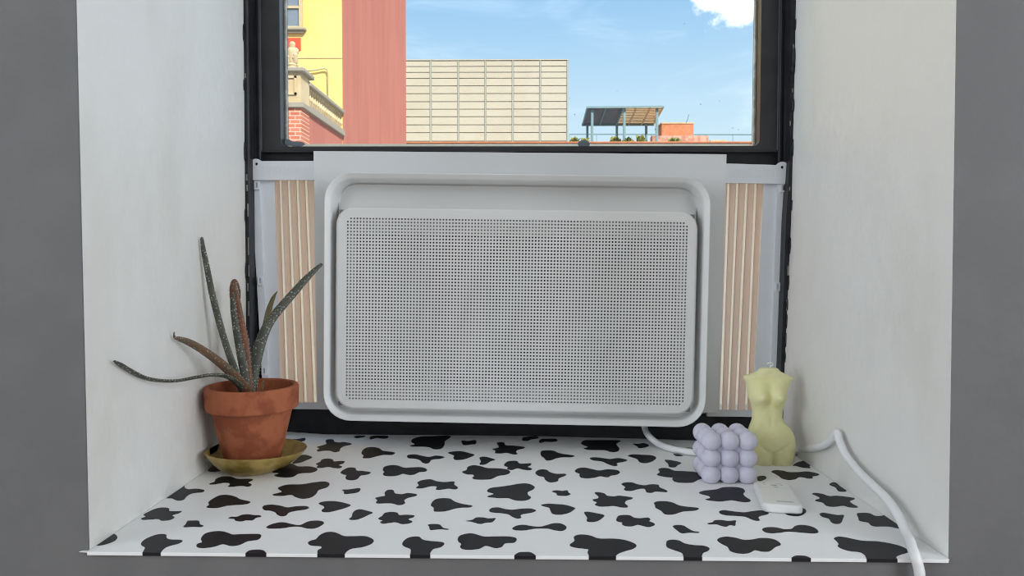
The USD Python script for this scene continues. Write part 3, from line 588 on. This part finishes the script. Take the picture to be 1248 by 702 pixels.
def leaf(pts, y_tip, widths, m, teeth=True, squash=.5, hint=(0, -1, 0.15), xt=None, name='leaf', y0=None, yfun=None, seed=1):
    """pts: the leaf's course as measured; its depth runs from the pot's middle to y_tip."""
    P = np.asarray(pts, float); d = np.r_[0, np.cumsum(np.hypot(*np.diff(P, axis=0).T))]; d /= d[-1]
    yb = PC[1] if y0 is None else y0
    pw = yfun or (lambda t: t)
    W = [at(a, b, Y=yb + (y_tip - yb) * pw(t)) for (a, b), t in zip(P, d)]
    n = 60; c = spline(W, n) - o
    t = np.linspace(0, 1, n); depth = yb + (y_tip - yb) * t - EYE[1]
    wd = np.interp(t, np.linspace(0, 1, len(widths)), widths) / 2 * depth / F
    lf = obj(name, tube(c, wd, 14, squash=squash, hint=hint), m, pot, smooth=True)
    if teeth:
        T = np.gradient(c, axis=0); T /= np.linalg.norm(T, axis=1, keepdims=True); cones = []; h = np.asarray(hint, float)
        L_ = np.r_[0, np.cumsum(np.linalg.norm(np.diff(c, axis=0), axis=1))]
        frames = []
        for i in range(n):
            s = np.cross(T[i], h); s /= np.linalg.norm(s); u = np.cross(s, T[i]); h = u; frames.append(s)
        frames = np.array(frames)
        for q in np.arange(.012, L_[-1] * .93, .0042):
            i = int(np.argmin(abs(L_ - q)))
            for sg in (-1, 1):
                p = c[i] + sg * frames[i] * wd[i] * .96; tip = p + sg * frames[i] * .0013 + T[i] * .0009
                e1 = T[i] * .0006; e2 = np.cross(frames[i], T[i]) * .0005
                cones.append(hullp([p + e1, p - e1, p + e2, p - e2, tip]))
        obj('spines', cat(cones), m_spine, lf, smooth=False)
    return lf
BASE = (302, 481)
# behind first, front last
leaf([(309, 482), (312, 455), (317, 425), (323, 398), (328, 377), (333, 363), (337.8, 355)], .362, [5, 6, 7, 8, 8, 5.5, 1.2], m_leafolive, teeth=False)
lf = leaf([(304, 484), (301, 455), (297, 420), (291, 390), (287, 368), (284.5, 352), (285, 342.5), (289, 345), (292, 355), (292.5, 366)], .262, [11, 13, 14, 14, 13, 10, 5, 3, 2.6, 1.2], m_leafbrown, squash=.42)
tag(lf, 'red brown leaf with a curled tip')
leaf([(303, 483), (298, 455), (292, 425), (286, 390), (284, 370), (284.5, 357)], .250, [10, 11, 10, 8, 7, 3], m_leaf)
leaf([(296, 479), (286, 450), (277, 425), (268, 395), (259, 360), (252, 325), (248, 305), (246.2, 292), (246.8, 289)], .226, [9, 9, 8.5, 8.5, 8.2, 7.2, 6, 4.5, 2], m_leaf)
leaf([(306, 484), (308.5, 458), (314, 430), (321, 408), (329, 392), (340, 377.5), (353, 362.5), (372, 341), (384, 329), (392.3, 321.5)], .326, [12, 14, 15, 13.5, 12, 11.5, 11, 9, 6.5, 4], m_leaf, squash=.6)
lf = leaf([(305, 481), (292, 465), (274, 447), (252, 430), (232, 418), (219, 413), (213.5, 411.5), (212, 408), (212.5, 404.5)], .150, [13, 13, 12.5, 11, 10, 7.5, 3.5, 2, 1.2], m_leafmix, squash=.55, teeth=False)
tag(lf, 'half dried brown leaf with a hooked tip')
leaf([(300, 480), (288, 466), (275, 458.5), (258, 457), (238, 460), (216, 464), (195, 464), (175, 460), (158, 451.5), (146, 444), (139.5, 440)], .037, [9, 8.5, 8, 8, 8, 7.5, 7.5, 7.5, 7.5, 7, 3.5], m_leaf)
leaf([(319.5, 478), (320, 470), (321.5, 463)], .245, [2.2, 2.4, 1.6], m_leafolive, teeth=False, name='dry_stub', y0=.2435)

# ------------------------------------------------------------------ candles
u = .0002065; uz = .0001995
TC = at(935.5, 566, Z=0); TC[1] = .2905; TC[0] = at(938, 566, Y=.2905)[0]; TC[2] = 0
rows = [(662, 114, 376, 66), (640, 110, 380, 70), (610, 104, 384, 74), (570, 100, 388, 77), (535, 98, 388, 78), (500, 101, 383, 77), (470, 107, 372, 74), (445, 114, 357, 69), (420, 122, 334, 62), (400, 129, 318, 58), (375, 132, 308, 55), (345, 132, 309, 54), (315, 128, 315, 55), (285, 119, 323, 58),
        (255, 108, 328, 60), (225, 103, 333, 60), (195, 99, 341, 57), (170, 94, 350, 52), (150, 86, 361, 47), (138, 78, 370, 42), (128, 75, 372, 38), (119, 84, 352, 36), (108, 118, 328, 35), (96, 146, 304, 35), (84, 164, 287, 35), (74, 170, 281, 34), (70, 178, 272, 30)]
R_ = np.array(rows, float)
yy = np.linspace(662, 70, 110)
from scipy.interpolate import PchipInterpolator
it = [PchipInterpolator(R_[::-1, 0], R_[::-1, i]) for i in (1, 2, 3)]
n = 88; a = np.arange(n) * 2 * math.pi / n; rings = []
for y in yy:
    l_, r__, d_ = (float(f(y)) for f in it)
    cx = (l_ + r__) / 2; hw = (r__ - l_) / 2
    ex = 2 / 2.3
    X = cx + hw * np.sign(np.cos(a)) * abs(np.cos(a)) ** ex; D = d_ * np.sign(np.sin(a)) * abs(np.sin(a)) ** ex      # D > 0: away from the viewer
    front = np.clip(-np.sin(a), 0, 1) ** .8
    g = lambda x0, y0, sx, sy: np.exp(-((X - x0) / sx) ** 2 - ((y - y0) / sy) ** 2)
    bust = 50 * (g(156, 248, 44, 40) + g(276, 248, 44, 40)) + 16 * (g(160, 200, 42, 45) + g(272, 200, 42, 45)) - 18 * g(215, 240, 14, 60)
    belly = 9 * g(232, 500, 60, 60) - 5 * g(228, 400, 9, 45) - 7 * g(231, 470, 7, 7) + 6 * g(150, 470, 30, 40) + 6 * g(318, 470, 30, 40)
    cleft = -34 * np.exp(-((X - 240) / 9) ** 2) * (1 / (1 + math.exp(-(y - 588) / 7)))
    vline = -10 * (np.exp(-(((X - 240) + (y - 592) * -1.5) / 16) ** 2) * (500 < y < 596) + np.exp(-(((X - 240) - (y - 592) * -1.5) / 16) ** 2) * (500 < y < 596)) * np.clip((596 - y) / 20, 0, 1) * np.clip((y - 500) / 60, 0, 1)
    thigh = 14 * (g(165, 630, 48, 60) + g(318, 630, 48, 60))
    clav = 6 * (np.exp(-((y - 118 - abs(X - 222) * .10) / 8) ** 2)) - 8 * g(222, 112, 14, 14)
    D = D - front * (bust + belly + cleft + thigh + clav + vline)
    D = D + np.clip(np.sin(a), 0, 1) * (16 * g(170, 560, 55, 60) + 16 * g(312, 560, 55, 60) - 20 * g(240, 590, 12, 60))
    rings.append(np.stack([(X - 240) * u, D * u, np.full(n, (662 - y) * uz)], 1))
torso = thing('torso_candle', 'pale yellow candle shaped like a headless female torso', 'candle', TC)
obj('wax_body', skin(rings), m_torso, torso, smooth=50)
zt = (662 - 70) * uz; xt = (226 - 240) * u
wk = spline([(xt + .002, 0, zt - .002), (xt + .0022, 0, zt + .002), (xt + .005, 0, zt + .0034), (xt + .0045, 0, zt + .0055), (xt + .001, 0, zt + .0062), (xt - .0015, 0, zt + .0048)], 30)
obj('wick', tube(wk, .00075, 8, hint=(0, 1, 0)), m_wick, torso, smooth=True)

sp = .0203; spz = .0189; br = .01105
fc = at(891.2, 590, Y=.1985)
cube = thing('bubble_candle', 'small lilac candle cast as a cube of round bubbles', 'candle', (fc[0], .2085 + sp, 0))
obj('core', bx(-sp * 1.05, sp * 1.05, -sp * 1.05, sp * 1.05, .002, .006 + spz * 2, .002), m_lilac, cube)
ico = trimesh.creation.icosphere(3, br)
for i in (-1, 0, 1):
    for j in (-1, 0, 1):
        for k in (0, 1, 2):
            b = ico.copy(); b.apply_translation([i * sp, j * sp, .0092 + k * spz]); v = b.vertices.copy(); v[:, 2] = np.maximum(v[:, 2], .0004); b.vertices = v
            obj('bubble', b, m_lilac, cube, smooth=True)
obj('wick_stub', tube(np.array([(0, 0, .05), (.0002, 0, .0555), (.0008, 0, .0600)]), .0006, 8), m_wick, cube, smooth=True)

# ------------------------------------------------------------------ remote control
ZR = .0088
q = [at(918.5, 587.5, Z=ZR), at(961.5, 588, Z=ZR), at(977.5, 615, Z=ZR), at(931.5, 616.5, Z=ZR)]
ctr = sum(q) / 4; ax = ((q[0] + q[1]) - (q[2] + q[3])) / 2; ln = float(np.linalg.norm(ax[:2])); wdt = float(np.linalg.norm(((q[1] + q[2]) - (q[0] + q[3]))[:2]) / 2)
ang = math.atan2(ax[1], ax[0]) - math.pi / 2
rem = thing('remote_control', 'flat white remote control lying in front of the two candles', 'remote control', (ctr[0], ctr[1], .0002), ang)
def rrp(i, r): return sbox(-wdt / 2 + i, -ln / 2 + i, wdt / 2 - i, ln / 2 - i).buffer(-(r - i)).buffer(r - i, quad_segs=6)
def rr3(i, z, r=.006): c = np.array(rrp(i, r).exterior.coords)[:-1]; return np.c_[c, np.full(len(c), z)]
def fit(rs): return [r for r in rs if len(r) == len(rs[0])]
obj('case', skin(fit([rr3(.0016, 0), rr3(.0004, .0008), rr3(0, .0022), rr3(0, ZR - .0022), rr3(.0005, ZR - .0010), rr3(.0016, ZR - .0002), rr3(.003, ZR)])), m_remote, rem, smooth=50)
S = wdt / .0385
for x, y, w_, h_, m in [(-.0085, .0270, .0016, .0009, m_markgrey), (.0008, .0262, .0062, .0014, m_mark), (.0090, .0268, .0016, .0010, m_mark), (.0060, .0320, .0070, .0007, m_markgrey), (-.0085, .0318, .0018, .0012, m_mark), (.0022, .0208, .0048, .0016, m_markgrey), (.0035, -.0262, .0165, .0019, m_markgrey)]:
    obj('printed_mark', bx((x - w_ / 2) * S, (x + w_ / 2) * S, (y - h_ / 2) * ln / .073, (y + h_ / 2) * ln / .073, ZR - .0001, ZR + .00012), m, rem, smooth=False)
obj('seam', bx(-wdt / 2 + .003, wdt / 2 - .003, .0172 * ln / .073, .0172 * ln / .073 + .0003, ZR - .0001, ZR + .00006), m_markgrey, rem, smooth=False)

# ------------------------------------------------------------------ outside
def emat(n, c, **k): return mat(n, c, .85, .1, **k)
m_yellow = emat('yellow_stucco', (.86, .66, .24), var=(.80, .56, .18), vscale=.9, vlo=.45, vhi=.75, detail=6)
m_redwall = emat('red_painted_wall', (.52, .195, .145), var=(.45, .16, .125), vscale=.55, vlo=.35, vhi=.7, detail=6, vstretch=(1, 2.2, .35))
m_redband = emat('red_band', (.72, .10, .05))
m_stone = emat('sand_stone', (.62, .50, .32), var=(.56, .43, .25), vscale=2)
m_stonegrey = emat('grey_stone', (.36, .32, .26))
m_pale = emat('pale_metal_panel', (.52, .485, .41), var=(.50, .46, .385), vscale=.4)
m_joint = emat('panel_joint', (.36, .37, .33))
m_wood = emat('bamboo_roof', (.78, .58, .36), var=(.62, .44, .25), vscale=3, vstretch=(1, 6, 1))
m_shade = emat('dark_shade_cloth', (.16, .17, .20))
m_steel = emat('blue_grey_steel', (.22, .33, .36))
m_roofdeck = emat('roof_deck', (.35, .33, .30))
m_orange = emat('orange_brick', (.60, .25, .13), var=(.53, .21, .11), vscale=3)
m_rose = emat('rose_brick', (.60, .38, .30), var=(.52, .22, .15), vscale=3)
m_shrub = emat('shrub_leaves', (.30, .28, .07), var=(.16, .20, .06), vscale=4)
m_ground = emat('street_ground', (.36, .35, .34))
m_wpane = mat('far_window_pane', (.20, .24, .29), .25, .6)
m_frame = emat('far_window_frame', (.55, .45, .27))
m_brick = usdkit.material(stage, L + 'red_brick_far', {'tc': ('texture_coordinate', {}), 'mp': ('mapping', {'rotation': (math.pi / 2, 0, 0)}), 'b': ('brick_texture', {'color1': (.52, .15, .09), 'color2': (.60, .21, .13), 'mortar': (.62, .46, .36), 'scale': 2.2, 'mortar_size': .025, 'brick_width': .5, 'row_height': .2}), 'p': ('principled_bsdf', {'roughness': .9, 'specular_ior_level': .1})},
                           [('tc.object', 'mp.vector'), ('mp.vector', 'b.vector'), ('b.color', 'p.base_color')], surface='p.BSDF')
struct('ground', bx(-120, 120, .9, 160, -12.3, -12.0), m_ground)
XW = at(418, 100, Y=20)[0]; YA = 16.13; YB = 20.0; YC = 30.95; GZ = -12.0; ZP = 2.4
bd = thing('corner_building', 'tall yellow stucco building with a red painted side wall', 'building')
obj('facade', bx(XW - 9, XW - .02, YB, YC, ZP, 17.5), m_yellow, bd, smooth=False)
obj('side_wall', bx(XW - .02, XW, YB + .01, YC, ZP, 17.5), m_redwall, bd, smooth=False)
zr0, zr1 = at(367, 92, Y=YA)[2], at(367, 126.5, Y=YA)[2]
obj('plinth', cat(bx(XW - 6, XW + .01, YA - .01, YB, GZ, ZP), bx(XW - 9, XW + .01, YB, YC + .01, GZ, ZP)), m_pale, bd, smooth=False)  # pale base added below the view so the accordion folds look brighter
tb = obj('terrace_base', bx(XW - 6, XW - .02, YA + .02, YB - .02, ZP, zr1), m_redwall, bd, smooth=False)
px0 = at(330, 100, Y=YA)[0]
obj('brick_pier', bx(at(343, 150, Y=YA)[0] - .25, XW, YA, YA + .62, ZP, zr1 - .02), m_brick, bd, smooth=False)
zt0 = at(367, 83, Y=YA)[2]
ped = obj('pedestal', bx(at(343, 100, Y=YA)[0] - .25, XW, YA - .03, YA + .65, zr1, zt0 - .10), m_stone, bd, smooth=False)
zz0, zz1 = at(350, 116, Y=YA)[2], at(350, 93, Y=YA)[2]; xa, xb = at(345, 100, Y=YA)[0], at(362, 100, Y=YA)[0]
obj('inset_panel', cat(bx(xa, xb, YA - .06, YA - .02, zz0, zz0 + .05), bx(xa, xb, YA - .06, YA - .02, zz1 - .05, zz1), bx(xa, xa + .05, YA - .06, YA - .02, zz0, zz1), bx(xb - .05, xb, YA - .06, YA - .02, zz0, zz1)), m_stone, ped, smooth=False)
obj('pedestal_cap', bx(at(343, 100, Y=YA)[0] - .3, XW + .10, YA - .12, YA + .75, zt0 - .10, zt0, .02), m_stonegrey, bd, smooth=False)
obj('string_course', bx(XW - 6, XW + .06, YA - .06, YB, zr1 - .09, zr1 + .03, .01), m_stonegrey, bd, smooth=False)
obj('hand_rail', bx(XW - .25, XW + .05, YA + .6, YB, zr0 - .10, zr0, .02), m_stonegrey, bd, smooth=False)
obj('lower_rail', bx(XW - .22, XW + .03, YA + .6, YB, zr1 + .03, zr1 + .10, .01), m_stonegrey, bd, smooth=False)
hb = zr0 - .10 - zr1 - .10
bal = lathe([(0, 0), (.07, 0), (.07, .06 * hb), (.035, .14 * hb), (.085, .36 * hb), (.06, .55 * hb), (.035, .78 * hb), (.06, .9 * hb), (.07, hb), (0, hb)], 10)
for i in range(17):
    b = bal.copy(); b.apply_translation([XW - .10, YA + .76 + i * .195, zr1 + .10]); obj('baluster', b, m_stone, bd, smooth=40)
# carved finial on the pedestal: a huddled figure on a moulded foot
fx, fz = at(351.5, 80, Y=YA)[0], zt0; hs = at(351, 46, Y=YA)[2] - zt0
def blob(l): return trimesh.util.concatenate([hullp(np.vstack([trimesh.creation.icosphere(1, r0).vertices + p0, trimesh.creation.icosphere(1, r1).vertices + p1])) for p0, r0, p1, r1 in ((np.array(a), b, np.array(c), d) for a, b, c, d in l)])
fin = cat(lathe([(0, 0), (.14, 0), (.14, .05), (.10, .09), (.12, .13), (.08, .17), (0, .17)], 14), blob([((0, 0, .2), .09, (0, -.02, .40), .11), ((-.05, 0, .38), .08, (.05, 0, .42), .09), ((-.08, -.03, .20), .06, (-.10, -.08, .30), .05), ((.07, -.03, .2), .06, (.09, -.08, .32), .05), ((0, -.02, .5), .06, (.01, -.03, .56), .065), ((-.09, 0, .40), .04, (-.06, -.08, .28), .035), ((.09, 0, .40), .04, (.05, -.08, .27), .035)]))
fin.apply_scale(hs / .625); fin.apply_translation([fx, YA + .3, fz]); obj('carved_finial', fin, m_stone, bd, smooth=40)
# window of the facade
yw = YB - .05
wx1, wz0, wzm = at(365.5, 20, Y=YB)[0], at(355, 35.5, Y=YB)[2], at(355, 9.8, Y=YB)[2]
wx0 = wx1 - 1.05; wz1 = wzm + (wzm - wz0) * 1.1
wf = obj('window_frame', cat(bx(wx0 - .09, wx0, yw - .05, YB + .02, wz0, wz1), bx(wx1, wx1 + .09, yw - .05, YB + .02, wz0, wz1), bx(wx0, wx1, yw - .04, YB + .02, wzm - .035, wzm + .035), bx(wx0 - .09, wx1 + .09, yw - .05, YB + .02, wz1, wz1 + .12), bx(wx0, wx1, yw - .04, YB + .02, wz0, wz0 + .06)), m_frame, bd, smooth=False)
obj('pane', bx(wx0, wx1, yw, YB + .01, wz0 + .06, wzm - .035), m_wpane, wf, smooth=False); obj('pane', bx(wx0, wx1, yw, YB + .01, wzm + .035, wz1), m_wpane, wf, smooth=False)
obj('window_sill', cat(bx(wx0 - .2, wx1 + .19, YB - .16, YB + .02, wz0 - .06, wz0, .01), bx(wx0 - .16, wx1 + .13, YB - .10, YB + .02, wz0 - .13, wz0 - .06, .01)), m_stonegrey, bd, smooth=False)
obj('red_band', bx(wx0, wx1 + .02, YB - .03, YB + .02, at(355, 61.5, Y=YB)[2], at(355, 46.5, Y=YB)[2]), m_redband, bd, smooth=False)
zc = at(400, 70.3, Y=YB)[2]; obj('stucco_seam', bx(XW - 9, XW - .02, YB - .015, YB + .01, zc - .02, zc), m_stone, bd, smooth=False)
pp = [at(371, 86.5, Y=YB - .08), at(385, 85.3, Y=YB - .08), at(396, 83.5, Y=YB - .08), at(399.5, 88, Y=YB - .06), at(400, 100, Y=YB - .06), at(400.5, 125, Y=YB - .06)]
obj('pipe', tube(spline(pp, 24), .022, 6, hint=(0, 0.3, 1)), m_frame, bd, smooth=True)

# brick building across the way; its roof carries the screen wall, the pergola and the chimney
zp = at(640, 172.8, Y=38)[2]; zd = zp - .55
bb = thing('brick_building', 'long brick building whose orange parapet runs along the window bottom', 'building')
obj('walls', bx(-14, 14.5, 38.25, 56, GZ, zd - .05), m_pale, bb, smooth=False)  # unseen walls, kept pale so their bounce brightens the accordion folds
obj('parapet', cat(bx(-14, 14.5, 38, 38.3, zd - .3, zp - .06), bx(-14, 14.5, 37.93, 38.37, zp - .06, zp)), m_orange, bb, smooth=False)
obj('roof_deck', bx(-14, 14.5, 38.3, 56, zd - .05, zd + .0), m_roofdeck, bb, smooth=False)
YW = 42.0
scr = thing('screen_wall', 'pale panelled screen wall rising over the brick parapet', 'wall')
cols = [488, 492.4 + 0, 524.9, 558.5, 591.6, 625, 658.3, 692.0][2:]
cx_ = [at(c, 120, Y=YW)[0] for c in [458, 491.5, 524.9, 558.5, 591.6, 625, 658.3, 691.6]]
rz = [at(640, r, Y=YW)[2] for r in (73.4, 80.8, 88, 95.3, 104.5, 114, 123.8, 133, 142.2, 152.1, 161.6, 172.0)] + [zd + .002]
obj('backing', bx(cx_[0], cx_[-1], YW + .05, YW + .35, zd + .002, rz[0] - .01), m_joint, scr, smooth=False)
for a_, b_ in zip(cx_, cx_[1:]):
    for r0, r1 in zip(rz, rz[1:]):
        obj('panel', bx(a_ + .05, b_ - .05, YW, YW + .07, r1 + .022, r0 - .022, .008), m_pale, scr, smooth=False)
for c in cx_: obj('batten', bx(c - .045, c + .045, YW - .03, YW + .07, zd + .002, rz[0]), m_joint, scr, smooth=False)
obj('coping', bx(cx_[0], cx_[-1] + .05, YW - .05, YW + .4, rz[0], rz[0] + .05), m_pale, scr, smooth=False)

pg = thing('pergola', 'rooftop pergola with slanted bamboo roof on steel posts', 'pergola')
YN, YFAR = 44.0, 48.5
n0, n1, f0, f1 = at(715, 131, Y=YN), at(809, 130.2, Y=YN), at(709.5, 151.3, Y=YFAR), at(797, 151.0, Y=YFAR)
def lerp(a, b, t): return a + (b - a) * t
def deck(t0, t1, u0=0, u1=1, dz0=0, th=.06):
    c = [lerp(lerp(n0, n1, t), lerp(f0, f1, t), s) for t, s in ((t0, u0), (t1, u0), (t1, u1), (t0, u1))]
    return hullp([p + [0, 0, dz0] for p in c] + [p + [0, 0, dz0 + th] for p in c])
obj('shade_cloth', deck(0, .47), m_shade, pg, smooth=False)
for i in range(14): obj('bamboo_slat', deck(.47, 1.0, i / 14, (i + .80) / 14), m_wood, pg, smooth=False)
for t in (.0, .24, .47, .64, .82, .985): obj('rafter', deck(t, t + .014, 0, 1, -.10, .10), m_steel if t < .5 else m_wood, pg, smooth=False)
obj('edge_beam', deck(-.005, 1.005, -.010, .010, -.05, .11), m_steel, pg, smooth=False); obj('edge_beam', deck(-.005, 1.005, .985, 1.01, -.12, .16), m_steel, pg, smooth=False)
for px, far in ((715.8, 1), (721.6, 0), (751.8, 1), (760.8, 0), (787.5, 1), (800.5, 0)):
    y = (YFAR - .1) if far else (YN + .25)
    x = at(px, 160, Y=y)[0]
    zt_ = lerp(n0, f0, (y - YN) / (YFAR - YN))[2]
    obj('post', bx(x - .075, x + .075, y - .075, y + .075, zd + .002, zt_, .01), m_steel, pg, smooth=False)

ch = thing('chimney', 'orange brick chimney block right of the pergola', 'chimney', )
YQ = 46.0
x0, x1, z1 = at(806.5, 155, Y=YQ)[0], at(845.2, 155, Y=YQ)[0], at(825, 149.2, Y=YQ)[2]
obj('shaft', bx(x0, x1, YQ, YQ + 2.2, zd + .002, z1 - .08), m_orange, ch, smooth=False)
obj('cap', bx(x0 - .04, x1 + .04, YQ - .04, YQ + 2.24, z1 - .08, z1), m_stone, ch, smooth=False)
lx0, lx1, lz = at(795, 170, Y=YQ - .8)[0], at(863.5, 170, Y=YQ - .8)[0], at(830, 165.2, Y=YQ - .8)[2]
obj('plinth', bx(lx0, lx1, YQ - .8, YQ - .02, zd + .002, lz), m_rose, ch, smooth=False)
sl = obj('low_wall', bx(at(866, 172, Y=41)[0], at(885, 172, Y=41)[0], 41, 41.3, zd + .002, at(875, 170.6, Y=41)[2]), m_stone)
tag(sl, 'small pale stone wall end on the roof right of the chimney', 'wall')

rl = thing('roof_railing', 'thin grey railing line across the roof behind the pergola', 'railing')
YR = 50.5
ra, rb_ = at(694, 163.4, Y=YR), at(960, 164.0, Y=YR)
obj('rail', tube(np.array([ra, lerp(ra, rb_, .33), lerp(ra, rb_, .66), rb_]), .05, 6, hint=(0, 0, 1)), m_steel, rl, smooth=True)
for t in np.linspace(.0, 1, 9):
    p = lerp(ra, rb_, t); obj('upright', bx(p[0] - .02, p[0] + .02, YR - .02, YR + .02, zd + .002, p[2]), m_steel, rl, smooth=False)
def bush(px0, px1, pyt, Y, seed, label):
    a_, b_ = at(px0, 170, Y=Y), at(px1, 170, Y=Y); zt_ = at(px0, pyt, Y=Y)[2]
    r_ = np.random.RandomState(seed); w_ = b_[0] - a_[0]; z0_ = zd + .002; H = zt_ - z0_
    tris = []
    N = 700
    P = r_.normal(size=(N, 3)); P /= np.linalg.norm(P, axis=1, keepdims=True); P *= (.55 + .45 * r_.rand(N, 1))
    c = np.c_[a_[0] + w_ / 2 + P[:, 0] * w_ * .45, Y + P[:, 1] * w_ * .4, z0_ + H * .55 + P[:, 2] * H * .43]
    d1 = r_.normal(size=(N, 3)) * .09; d2 = r_.normal(size=(N, 3)) * .09
    v = np.stack([c - d1, c + d2, c + d1, c - d2], 1).reshape(-1, 3); i = np.arange(N) * 4
    f = np.vstack([np.stack([i, i + 1, i + 2], 1), np.stack([i, i + 2, i + 3], 1)])
    b = thing('roof_shrub', label, 'shrub', group='shrubs on the brick roof')
    obj('foliage', (v, f), m_shrub, b, smooth=False)
    obj('stem', tube(np.array([(a_[0] + w_ / 2, Y, z0_), (a_[0] + w_ / 2 + .02, Y, z0_ + H * .3), (a_[0] + w_ / 2, Y, z0_ + H * .6)]), .04, 6), m_wood, b, smooth=True)
for i, (p0, p1, t, lab) in enumerate([(694, 706, 168.5, 'sparse yellow green shrub just right of the screen wall'), (706, 719, 169.5, 'low olive shrub at the left end of the pergola'), (744, 756, 166.5, 'round shrub under the middle of the pergola'), (756, 775, 168.8, 'wide yellow green shrub below the bamboo roof'), (775, 786, 165.8, 'taller green shrub before the right pergola posts'), (809, 833, 168.5, 'long low shrub in front of the chimney plinth')]):
    bush(p0, p1, t, 40.6 + .35 * i, 11 + i, lab)
